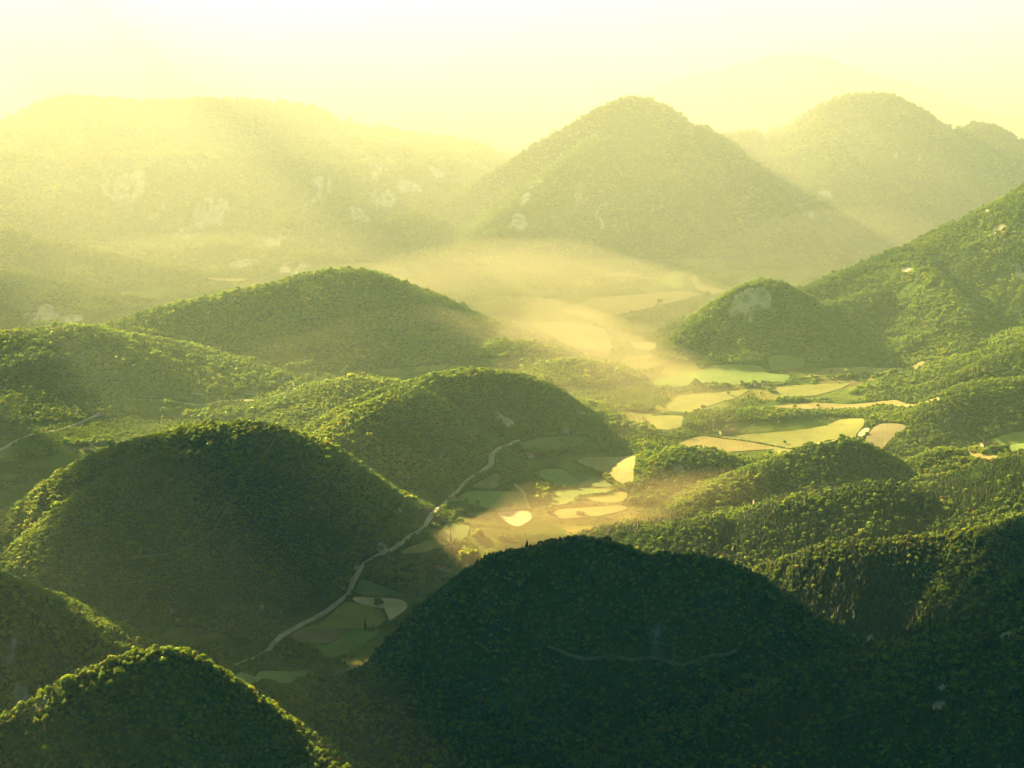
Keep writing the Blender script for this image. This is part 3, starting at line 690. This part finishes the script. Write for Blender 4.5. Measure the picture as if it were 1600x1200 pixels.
# ------------------------------------------------------------------ wood: scattered positions
GROVES = [(975,668,20,9),(1003,673,17,9),(1012,700,16,7),(930,696,22,7),(900,704,26,5),(850,708,30,6),(805,722,22,10),(830,745,14,10),(846,775,13,16),(858,800,9,8),
 (725,832,18,6),(745,838,20,6),(712,800,20,3),(790,842,20,5),(1000,640,26,5),(1060,652,16,5),(1090,664,14,4),(955,650,24,6),(925,632,22,6),(470,1018,34,6),(420,1030,26,6),
 (600,893,34,12),(645,893,40,16),(690,905,30,14),(640,920,26,8),(730,870,22,9),(590,870,22,6),(540,960,14,4),(465,990,10,4),(985,590,26,5),(960,545,22,14),(970,515,16,10),(1000,500,24,6),
 (1040,440,14,4),(1000,445,20,4),(945,520,14,4),(905,510,16,4),(1110,606,30,3),(1240,626,30,3),(1170,602,12,3),(1320,590,30,4),(1385,586,30,4),(1350,612,40,6),(1420,612,40,6),(1300,606,14,3),
 (990,760,14,6),(985,735,8,10),(1015,780,26,6),(1080,780,30,6),(1110,690,16,3),(1460,690,26,5),(1420,680,20,4),(1240,575,20,4),(120,695,20,4),(160,690,20,5),(60,710,30,6),(230,640,40,6),(330,650,40,6),(420,640,30,5)]
bands = [(1000, 1650, 3.7), (1650, 2500, 4.3), (2500, 3700, 4.9), (3700, 5200, 6.6), (5200, 7600, 11.0), (7600, 10500, 20.0)]
PX = []; PY = []; SP = []
for y0, y1, sp in bands:
    gy = np.arange(y0, y1, sp)
    for yy in gy:
        hw = 0.36 * yy + 40; n = int(2 * hw / sp)
        PX.append(-hw + (np.arange(n) + rng.random(n)) * sp); PY.append(yy + rng.random(n) * sp); SP.append(np.full(n, sp))
PX = np.concatenate(PX); PY = np.concatenate(PY); SP = np.concatenate(SP)
tl = lookup(lab, PX, PY, True); dl = lookup(dlt, PX, PY); rk = lookup(rock, PX, PY); gs = lookup(grass, PX, PY); cn = lookup(clearn, PX, PY)
dens = np.where(tl >= 0, 1.0, 0.10)
dens *= (1 - 0.93 * rk) * (1 - 0.85 * gs)
dens = np.where((tl < 0) & (cn > 0.16), np.maximum(dens, .85), dens)        # copses on the valley floor
ped = lookup(pedge, PX, PY)
dens = np.where((tl < 0) & (ped < 4.0) & (cn > -.1), .7, dens)
grv = np.zeros(len(PX))
for gx_, gy_, gr, gb in GROVES:
    cx, cyy = pix(gx_, gy_); rw = gr * cyy / FPX
    dx = np.abs(PX - cx) / rw; dy = np.abs(PY - cyy) / (gb * cyy / FPX * 3.2)
    grv = np.maximum(grv, 1.25 - np.hypot(dx, dy) + .5 * cn)
gmask = grv > .25
dens = np.where(gmask, .97, dens)
dens *= np.where(cn < -.34, .35, 1)
keep = (rng.random(len(PX)) < dens) & ~clear_mask(PX, PY)
PX, PY, SP, tl, cn, gmask = [a[keep] for a in (PX, PY, SP, tl, cn, gmask)]
PZ = lookup(Hh, PX, PY)
kinds = np.array([{'broad': 0.10, 'conif': 0.72, 'mix': 0.35}[h[5]] for h in HILLS] + [0.12])
pk = kinds[tl] + 0.35 * vnoise(PX / 130, PY / 130)
isc = rng.random(len(PX)) < pk
siz = SP * rng.lognormal(0, .28, len(PX)) * (0.55 + 0.0 * (PY < 1650)) * np.where(gmask, 1.45, np.where(tl < 0, .8, 1)) * np.where(PY > 5200, .85, 1)
tallf = np.where(isc, 0.95, 1.0) * rng.uniform(.75, 1.3, len(PX))
near = (PY < 2400)
idx = np.where(isc, np.where(near, 4, 10), np.where(near, 0, 7)) + rng.integers(0, 3, len(PX)) + np.where(near, rng.integers(0, 1, len(PX)), 0)

# the individual trees: the nearest ones the camera sees
cpx, cpy = project(PX, PY, PZ + siz * 1.2)
cand = np.nonzero((PY < 1480) & (cpx > 2) & (cpx < 1598) & (cpy > 960) & (cpy < 1198))[0]
vis = []
for i in cand[np.argsort(-siz[cand] / PY[cand])]:
    ts = np.linspace(.55, .995, 60); zz = CAM_H + (PZ[i] + siz[i] * 1.6 - CAM_H) * ts
    if np.all(lookup(Hh, PX[i] * ts, PY[i] * ts) < zz + .5): vis.append(i)
    if len(vis) >= 290: break
vis = np.array(vis, int)
rest = np.ones(len(PX), bool); rest[vis] = False

protos = bpy.data.collections.new('tree_shapes')       # not in the scene: shapes the wood is scattered from
def proto(k_, V, F, mat, tr=None):
    me = mesh_np('crown', V, F, [mat], True)
    o = bpy.data.objects.new('wood_tree_%02d' % k_, me); protos.objects.link(o); return me
near_broad = [proto(k_, *crown_broad(20 + k_, 6, 150, .17, 1), M['broad']) for k_ in range(4)]
near_conif = [proto(4 + k_, *crown_conif(40 + k_, 9, 9, .72, 1.95), M['conif']) for k_ in range(3)]
for k_ in range(3): proto(7 + k_, *crown_broad(60 + k_, 4, 50, .27, 1), M['broad'])
for k_ in range(3): proto(10 + k_, *crown_conif(80 + k_, 5, 6, .8, 1.8), M['conif'])
trunk_me = mesh_np('trunk', *trunk(3, 1.0, .085), [M['bark']])
ctrunk_me = mesh_np('trunk', *trunk(4, 1.6, .06, 0), [M['bark']])

# the wood itself: one mass
pm = bpy.data.meshes.new('wood'); n = int(rest.sum()); pm.vertices.add(n)
pm.vertices.foreach_set('co', np.c_[PX[rest], PY[rest], PZ[rest] - siz[rest] * .18].astype(np.float32).ravel())
a = pm.attributes.new('shape', 'INT', 'POINT'); a.data.foreach_set('value', idx[rest].astype(np.int32))
a = pm.attributes.new('turn', 'FLOAT_VECTOR', 'POINT'); tv = np.zeros((n, 3), np.float32); tv[:, 2] = rng.random(n) * 6.283; tv[:, 0] = rng.normal(0, .06, n); tv[:, 1] = rng.normal(0, .06, n); a.data.foreach_set('vector', tv.ravel())
a = pm.attributes.new('size', 'FLOAT_VECTOR', 'POINT'); s_ = siz[rest]; a.data.foreach_set('vector', np.stack([s_, s_, s_ * tallf[rest]], -1).astype(np.float32).ravel())
wood = link(bpy.data.objects.new('forest', pm)); tag(wood, 'dense wood covering the hills and valley sides', 'forest', kind='stuff')
gt = bpy.data.node_groups.new('scatter', 'GeometryNodeTree')
gt.interface.new_socket('Geometry', in_out='INPUT', socket_type='NodeSocketGeometry'); gt.interface.new_socket('Geometry', in_out='OUTPUT', socket_type='NodeSocketGeometry')
gi = gt.nodes.new('NodeGroupInput'); go = gt.nodes.new('NodeGroupOutput'); iop = gt.nodes.new('GeometryNodeInstanceOnPoints')
ci = gt.nodes.new('GeometryNodeCollectionInfo'); ci.inputs['Collection'].default_value = protos; ci.inputs['Separate Children'].default_value = True; ci.inputs['Reset Children'].default_value = True
def nattr(nm, ty):
    x = gt.nodes.new('GeometryNodeInputNamedAttribute'); x.data_type = ty; x.inputs['Name'].default_value = nm; return x.outputs['Attribute']
gt.links.new(gi.outputs[0], iop.inputs['Points']); gt.links.new(ci.outputs[0], iop.inputs['Instance']); iop.inputs['Pick Instance'].default_value = True
gt.links.new(nattr('shape', 'INT'), iop.inputs['Instance Index']); gt.links.new(nattr('turn', 'FLOAT_VECTOR'), iop.inputs['Rotation']); gt.links.new(nattr('size', 'FLOAT_VECTOR'), iop.inputs['Scale'])
gt.links.new(iop.outputs[0], go.inputs[0])
mo = wood.modifiers.new('scatter', 'NODES'); mo.node_group = gt
print('WOOD', n, 'individual', len(vis))

# individual trees
def make_tree(name, crown_me, trunk_me_, loc, sc, rz, label, cat, group=None):
    o = link(bpy.data.objects.new(name, None)); o.location = loc; o.scale = sc; o.rotation_euler = (0, 0, rz)
    tag(o, label, cat, group)
    for nm, me in (('crown', crown_me), ('trunk', trunk_me_)):
        c = link(bpy.data.objects.new(nm, me), o)
    return o
for i in vis:
    c = bool(isc[i]); left = cpx[i] < 620
    lb = ('dark conifer' if c else 'round leafy tree') + (' in the wood on the nearest hill at the bottom left' if left else ' in the wood on the spur in the bottom right corner')
    gp = ('conifers' if c else 'leafy trees') + (' on the nearest hill' if left else ' on the bottom right spur')
    me = (near_conif if c else near_broad)[int(rng.integers(0, 3))]
    s_ = float(siz[i])
    make_tree('conifer' if c else 'broadleaf_tree', me, ctrunk_me if c else trunk_me, (PX[i], PY[i], PZ[i] - .1 * s_), (s_, s_, s_ * float(tallf[i])), random.uniform(0, 6.28), lb, 'tree', gp)

# single trees and cypresses in the valley
fine_crowns = [mesh_np('crown', *crown_broad(200 + k_, 9, 260, .13, 1), [M['broad']]) for k_ in range(3)]
cyp_me = mesh_np('crown', *crown_conif(300, 12, 9, .30, 3.0, .1), [M['conif']])
SINGLES = [
 ('b', 592, 948, 11, 'big round tree on the edge of the pale chalky field'),
 ('c', 571, 984, 8.5, 'tallest cypress below the pale chalky field'),
 ('c', 577, 988, 4.5, 'short cypress right beside the tallest one below the chalky field'),
 ('c', 582, 987, 5, 'thin cypress nearest the dark hill crest below the chalky field'),
 ('c', 682, 849, 8, 'leftmost cypress of the group by the road bend'),
 ('c', 691, 851, 4.5, 'small middle cypress of the group by the road bend'),
 ('c', 704, 847, 10, 'tallest rightmost cypress of the group by the road bend'),
 ('b', 711, 846, 5, 'small round tree at the foot of the tallest roadside cypress'),
 ('b', 797, 793, 7.5, 'round tree on the lower edge of the bright green field'),
 ('b', 879, 690, 5.5, 'round tree in the green field below the middle hill'),
 ('b', 895, 694, 8, 'leafy tree at the end of the green field below the middle hill'),
 ('c', 939, 685, 8, 'left one of two dark cypresses above the hedged fields'),
 ('c', 962, 686, 9.5, 'right one of two dark cypresses above the hedged fields'),
 ('b', 928, 692, 9, 'round tree left of the two dark cypresses'),
 ('b', 976, 672, 14, 'large dark round tree right of the two cypresses'),
 ('b', 1004, 675, 14, 'large dark round tree beside the curved yellow field'),
 ('b', 1010, 702, 14, 'large round tree above the straw coloured field'),
 ('b', 728, 786, 7, 'dark tree behind the roadside farmhouse'),
 ('b', 747, 788, 6, 'dark tree behind the white roofed cottage'),
 ('b', 1099, 640, 9, 'round tree at the lower edge of the large yellow field'),
 ('b', 1138, 617, 7, 'round tree at the upper edge of the large yellow field'),
 ('b', 1242, 638, 6.5, 'left one of two dark trees on the thin yellow strip'),
 ('b', 1278, 636, 6, 'right one of two dark trees on the thin yellow strip'),
 ('b', 1299, 583, 8, 'single dark tree in the straw field high on the right'),
 ('b', 1226, 693, 5, 'small tree on the hedge below the curved golden field'),
 ('b', 1031, 475, 12, 'single tree on the large pale field in the far valley'),
 ('b', 1105, 463, 13, 'round tree at the end of the winding tree line'),
 ('b', 1203, 610, 7, 'tree beside the village houses'),
 ('b', 868, 759, 4, 'bush on the lower edge of the small green field'),
]
for k_, px, py, s_, lb in SINGLES:
    x, y = pix(px, py); z = hgt(x, y)
    if k_ == 'b': make_tree('round_tree', fine_crowns[random.randrange(3)], trunk_me, (x, y, z), (s_ * .75, s_ * .75, s_ * .72), random.uniform(0, 6), lb, 'tree')
    else: make_tree('cypress', cyp_me, ctrunk_me, (x, y, z), (s_ * .85, s_ * .85, s_ * .85), random.uniform(0, 6), lb, 'cypress')

# hedgerows
HEDGES = [
 (4, 'hedge along the left side of the large straw coloured field', [(895,722),(925,735),(945,748),(966,760)]),
 (4, 'hook shaped hedge round the small yellowish field', [(900,787),(903,778),(925,774),(950,772),(962,766)]),
 (4.5, 'dark hedge along the long strip above the golden mist', [(862,794),(880,791),(895,789),(912,787)]),
 (3, 'hedge below the small yellowish field', [(908,787),(925,788),(942,787)]),
 (2.2, 'thin hedge below the small green field', [(868,761),(888,761),(906,760)]),
 (2.6, 'straight thin hedge between the bright yellow field and the farm compound', [(1100,681),(1135,686),(1170,690),(1205,697),(1240,703)]),
 (6.5, 'dark row of trees below the village', [(1212,629),(1225,627),(1240,628),(1257,627),(1275,627),(1298,626)]),
 (5.5, 'long row of trees above the large yellow field', [(1060,614),(1090,612),(1115,608),(1145,606),(1177,603)]),
 (2.4, 'thin hedge at the upper edge of the curved yellow field', [(1000,645),(1030,646),(1080,648)]),
 (9, 'winding tree line between two far fields', [(1072,430),(1070,440),(1076,448),(1087,457),(1103,463)]),
 (9, 'tree line along the far pale field with the track', [(850,501),(870,500),(895,502),(920,506),(945,515)]),
 (3.5, 'hedge on the right edge of the yellow green field', [(598,952),(602,960),(605,968),(608,976)]),
 (3.8, 'dark hedge above the pale chalky field', [(568,933),(585,932),(600,932),(627,934)]),
 (3.5, 'hedge below the bare field at the edge of the mist', [(692,814),(715,817),(740,820),(770,822),(795,826)]),
 (2.6, 'thin hedge between the bright green field and the bare field', [(735,792),(755,796),(776,799)]),
 (7, 'thick row of trees below the green field by the road end', [(803,712),(825,710),(845,710),(870,706),(900,700),(925,698),(950,698)]),
 (7, 'row of trees below the straw field high on the right', [(1255,594),(1275,592),(1300,591),(1325,590),(1350,587),(1380,586)]),
 (4.5, 'tree row on the river bank below the brownish ploughed field', [(430,1012),(455,1014),(480,1020),(505,1030),(520,1036)]),
 (5, 'tree row above the bright green field nearest the front hills', [(375,1050),(400,1042),(430,1038),(460,1037),(490,1036)]),
 (5, 'row of tall trees between the road and the bright green field', [(775,765),(785,762),(795,758),(805,752)]),
 (2.5, 'hedge inside the roadside fields below the farmhouses', [(690,805),(715,804),(740,808),(770,812)]),
]
for s_, lb, P in HEDGES:
    W = np.array([pix(*p) for p in P]); seg = np.r_[0, np.cumsum(np.hypot(*np.diff(W, axis=0).T))]; n = max(3, int(seg[-1] / (s_ * .75)))
    n = min(n, 120)
    t = np.linspace(0, seg[-1], n) + rng.normal(0, s_ * .2, n); Vs = []; Fs = []; off = 0
    x = np.interp(t, seg, W[:, 0]); y = np.interp(t, seg, W[:, 1]); z = lookup(Hh, x, y)
    for i in range(n):
        if rng.random() < .12: continue
        V, F = crown_broad(1000 + (i * 7) % 37, 3, 46, .27, 1); q = s_ * rng.uniform(.45, .95); a = rng.random() * 6.28
        V = V * q; V = np.c_[V[:, 0] * math.cos(a) - V[:, 1] * math.sin(a), V[:, 0] * math.sin(a) + V[:, 1] * math.cos(a), V[:, 2] - q * .2]
        Vs.append(V + (x[i] - x[0] + rng.normal(0, s_ * .12), y[i] - y[0] + rng.normal(0, s_ * .12), z[i] - z[0])); Fs.append(F + off); off += len(V)
    o = link(bpy.data.objects.new('hedgerow', mesh_np('hedgerow', np.concatenate(Vs), np.concatenate(Fs), [M['broad']]))); o.location = (x[0], y[0], z[0])
    tag(o, lb, 'hedge', 'hedges and tree rows between the fields')

# ------------------------------------------------------------------ houses
def boxm(x0, x1, y0, y1, z0, z1):
    V = [(x0, y0, z0), (x1, y0, z0), (x1, y1, z0), (x0, y1, z0), (x0, y0, z1), (x1, y0, z1), (x1, y1, z1), (x0, y1, z1)]
    return V, [(0, 3, 2, 1), (4, 5, 6, 7), (0, 1, 5, 4), (1, 2, 6, 5), (2, 3, 7, 6), (3, 0, 4, 7)]
def boxes(name, L, mat, parent):
    Vs = []; Fs = []
    for b in L:
        V, F = boxm(*b); k_ = len(Vs); Vs += V; Fs += [tuple(i + k_ for i in f) for f in F]
    o = link(bpy.data.objects.new(name, mesh_np(name, Vs, Fs, [mat], False)), parent); return o
def gable(name, x0, x1, y0, y1, z, rise, mat, parent, ov=.6, th=.35):
    ym = (y0 + y1) / 2; x0 -= ov; x1 += ov; ya = y0 - ov; yb = y1 + ov
    zl = z - rise * ov / (ym - y0)
    P = [(ya, zl), (ym, z + rise), (yb, zl), (yb, zl + th), (ym, z + rise + th), (ya, zl + th)]
    V = [(x0, a, b) for a, b in P] + [(x1, a, b) for a, b in P]
    F = [(0, 1, 7, 6), (1, 2, 8, 7), (2, 3, 9, 8), (3, 4, 10, 9), (4, 5, 11, 10), (5, 0, 6, 11)]
    F += [(0, 5, 4, 1), (1, 4, 3, 2), (6, 7, 10, 11), (7, 8, 9, 10)]
    return link(bpy.data.objects.new(name, mesh_np(name, V, F, [mat], False)), parent)
def gable_wall(x0, x1, y0, y1, h, rise):
    ym = (y0 + y1) / 2
    V = [(x0, y0, -2), (x1, y0, -2), (x1, y1, -2), (x0, y1, -2), (x0, y0, h), (x1, y0, h), (x1, y1, h), (x0, y1, h), (x0, ym, h + rise), (x1, ym, h + rise)]
    F = [(0, 1, 5, 4), (2, 3, 7, 6), (4, 5, 9, 8), (6, 7, 8, 9)]
    T = [(0, 4, 8, 7, 3), (1, 2, 6, 9, 5)]
    return V, F, T
def house(px, py, L, W_, h, rz, mat, label, wing=False):
    x, y = pix(px, py); o = link(bpy.data.objects.new('farmhouse' if L > 14 else 'cottage', None)); o.location = (x, y, hgt(x, y) + .4); o.rotation_euler = (0, 0, rz)
    tag(o, label, 'house')
    blocks = [(-L / 2, L / 2, -W_ / 2, W_ / 2, h)]
    if wing: blocks.append((L / 2 + .02, L / 2 + L * .6, -W_ * .62, W_ * .12, h * .68)); 
    for bi, (x0, x1, y0, y1, hh) in enumerate(blocks):
        rise = (y1 - y0) * .27
        V, F, T = gable_wall(x0, x1, y0, y1, hh, rise)
        me = bpy.data.meshes.new('wall'); me.from_pydata(V, [], F + T); me.materials.append(mat); link(bpy.data.objects.new('wall', me), o)
        rf = gable('roof', x0, x1, y0, y1, hh, rise, M['tile'], o)
        if bi == 0: boxes('chimney', [(x0 + L * .2, x0 + L * .2 + 1, .6, 1.6, hh + rise * .3, hh + rise + 1.6)], M['stone'], rf)
        rows = (1.0,) if hh < 5 else (1.0, 3.9)
        for side in (-1, 1):
            nwin = max(2, int((x1 - x0) / 4)); yy = y0 if side < 0 else y1
            for r_ in rows:
                for k_ in range(nwin):
                    wx = x0 + (x1 - x0) * (k_ + .5) / nwin
                    if bi == 0 and r_ == 1.0 and side == -1 and k_ == nwin // 2:
                        boxes('door', [(wx - .6, wx + .6, yy - .06, yy + .05, 0, 2.2)], M['dark'], o); continue
                    wi = boxes('window', [(wx - .5, wx + .5, min(yy, yy + side * .05), max(yy, yy + side * .05), r_, r_ + 1.3)], M['dark'], o)
    return o
for px, py, L, W_, h, rz, mt, lb, wg in HOUSES: house(px, py, L, W_, h, rz, M[mt], lb, wg)

# ------------------------------------------------------------------ haze and valley mist
def vol_mat(name, dens_, g, col):
    m, n, l = new_mat(name); out = nd(n, 'ShaderNodeOutputMaterial'); v = nd(n, 'ShaderNodeVolumePrincipled')
    v.inputs['Density'].default_value = dens_; v.inputs['Anisotropy'].default_value = g; v.inputs['Color'].default_value = (*col, 1)
    v.inputs['Absorption Color'].default_value = (0, 0, 0, 1)
    l.new(v.outputs[0], out.inputs['Volume']); return m
V, F = boxm(-88000, 88000, -3500, 150000, -26, CAM_H + 60)
hz = link(bpy.data.objects.new('haze', mesh_np('haze', V, F, [vol_mat('haze', HAZE_DENSITY, HAZE_G, (0.74, 1.0, 0.88))], False)))
tag(hz, 'golden morning haze filling the valleys', 'haze', kind='stuff')

# thicker air beyond the middle hills: a low layer that deepens with distance
nx, ny = 60, 70
x = np.linspace(-26000, 26000, nx); x = np.sign(x) * (np.abs(x) / 26000) ** 1.8 * 26000
y = 3900 + (70000 - 3900) * np.linspace(0, 1, ny) ** 2.6; X, Y = np.meshgrid(x, y)
top = 2 + 900 * sstep(0, 2900, Y - 3800 - np.clip(X - 800, 0, 1600) * .9 + 350 * fbm(X / 900, Y / 900, 3)) * (1 - .1 * fbm(X / 800, Y / 800, 2))
n = nx * ny; V = np.concatenate([np.c_[X.ravel(), Y.ravel(), top.ravel()], np.c_[X.ravel(), Y.ravel(), np.full(n, -22.)]])
q = np.arange(n).reshape(ny, nx); t_ = np.stack([q[:-1, :-1], q[:-1, 1:], q[1:, 1:], q[1:, :-1]], -1).reshape(-1, 4)
side = []
for e in (q[0, :], q[:, -1], q[-1, ::-1], q[::-1, 0]): side.append(np.stack([e[1:], e[:-1], e[:-1] + n, e[1:] + n], -1))
tag(link(bpy.data.objects.new('mist', mesh_np('mist', V, np.concatenate([t_, t_[:, ::-1] + n] + side), [vol_mat('mist', FAR_DENSITY, .25, (1, .95, .88))]))),
    'deep layer of golden haze swallowing the far massif and the pointed hill', kind='stuff')

# unseen sheet outside the frame, added to shade front hills and throw light shafts
CZ = 1300.0
def shadow_xy(x, y, z):
    r = (CZ - z) / math.tan(SUN_EL); return x + r * math.sin(SUN_AZ), y + r * math.cos(SUN_AZ)
def shade_sheet():
    EDGE = [(-3500, 4200), (-1600, 3900), (-1000, 3450), (-600, 2850), (-300, 2350), (0, 2150), (400, 2050), (900, 1900), (2500, 1900)]
    HOLES = [(-375, 1290, 410, 200, 230), (-830, 2620, 120, 120, 90), (-600, 1900, 250, 90, 90)]  # openings placed to let sun onto chosen crests
    nx, ny = 260, 420
    x = np.linspace(-7500, 4200, nx); y = np.linspace(-300, 14500, ny); X, Y = np.meshgrid(x, y)
    gx, gy = shadow_xy(0, 0, 0)
    ed = np.interp(X - gx, [e[0] for e in EDGE], [e[1] for e in EDGE]) + gy
    f = (ed - Y) / 300 + 0.8 * fbm(X / 700, Y / 700, 3)
    f = np.maximum(f, 2.2 * (fbm((X * math.cos(SUN_AZ) - Y * math.sin(SUN_AZ)) / 400 + 8.1, (X * math.sin(SUN_AZ) + Y * math.cos(SUN_AZ)) / 3600 + 4.7, 2) - .15) * sstep(2700, 3700, Y - ed) - 3 * sstep(0, 900, X - gx) * (Y > ed + 300))
    for hx, hy, hz_, rx, ry in HOLES:
        cx, cyy = shadow_xy(hx, hy, hz_); f = np.minimum(f, (np.hypot((X - cx) / rx, (Y - cyy) / ry) - 1) * 1.5 + .4 * fbm(X / 90, Y / 90, 2))
    on = f > 0
    cell = on[:-1, :-1] & on[1:, :-1] & on[:-1, 1:] & on[1:, 1:]
    th = 6 + 10 * np.clip(f, 0, 2) * (1 + .5 * fbm(X / 300, Y / 300, 3))
    n = nx * ny; V = np.concatenate([np.c_[X.ravel(), Y.ravel(), CZ + th.ravel()], np.c_[X.ravel(), Y.ravel(), CZ - .3 * th.ravel()]])
    q = np.arange(n).reshape(ny, nx); a, b, c, d = [v[cell] for v in (q[:-1, :-1], q[:-1, 1:], q[1:, 1:], q[1:, :-1])]
    top = np.stack([a, b, c, d], -1); F = [top, top[:, ::-1] + n]
    key = {}
    for t in top:
        for i in range(4):
            e = (t[i], t[(i + 1) % 4])
            if (e[1], e[0]) in key: del key[(e[1], e[0])]
            else: key[e] = 1
    F.append(np.array([(e[1], e[0], e[0] + n, e[1] + n) for e in key]))
    F = np.concatenate(F); ids, inv = np.unique(F, return_inverse=True)
    m, n_, l = new_mat('shade_cloud'); out = nd(n_, 'ShaderNodeOutputMaterial'); dd = nd(n_, 'ShaderNodeBsdfDiffuse'); dd.inputs['Color'].default_value = (.85, .85, .85, 1)
    l.new(dd.outputs[0], out.inputs['Surface'])
    return mesh_np('shade_cloud', V[ids], inv.reshape(F.shape), [m])
tag(link(bpy.data.objects.new('shade_cloud', shade_sheet())), 'thin unseen overcast sheet added to shade the front hills and throw shafts', kind='structure')

MIST = [  # centre px on the floor, half length, half depth, height, turn, density
 (850, 850, 330, 100, 75, .35, 1.2e-3, 'orange golden mist directly behind the crest of the large dark hill'),
 (1000, 812, 330, 95, 60, .12, 1.3e-3, 'orange golden mist below the straw coloured strip field'),
 (1120, 800, 300, 110, 60, .0, 1.1e-3, 'thin golden mist over the trees right of the dark hill crest'),
 (750, 880, 190, 100, 60, .45, 5e-4, 'wisp of golden mist beside the tall narrow white house'),
 (915, 560, 330, 800, 85, .30, 1.0e-3, 'bright yellow mist over the valley between the middle hill and the knoll'),
 (900, 490, 700, 600, 150, .1, 6.5e-4, 'pale yellow mist over the far fields'),
 (780, 470, 700, 420, 120, .1, 2.5e-4, 'pale mist filling the far valley below the pointed hill'),
 (500, 425, 1100, 500, 120, 0, 2e-4, 'pale mist along the foot of the far massif'),
 (600, 560, 520, 200, 90, .1, 6e-4, 'mist in the dip behind the middle hill'),
 (1300, 420, 500, 500, 150, .1, 6e-4, 'mist in the side valley below the rounded upper right hill'),
]
SV, SF = ico(4)
for px, py, a_, b_, c_, rz, dn, lb in MIST:
    x, y = pixfloor(px, py)
    dv = SV * (1 + .45 * fbm(SV[:, 0] * 1.9 + px, SV[:, 1] * 1.9 + SV[:, 2], 4))[:, None]; dv[:, 2] *= np.clip(1 - SV[:, 0] ** 2 - SV[:, 1] ** 2, .0, 1) ** .8 * 1.25
    me = mesh_np('mist', dv * np.array([a_, b_, c_]), SF, [vol_mat('mist', dn, .7, (1, .90, .70) if py < 700 else (1, .80, .56))])
    o = link(bpy.data.objects.new('mist', me)); o.location = (x, y, 5); o.rotation_euler = (0, 0, rz); tag(o, lb, 'mist', kind='stuff')
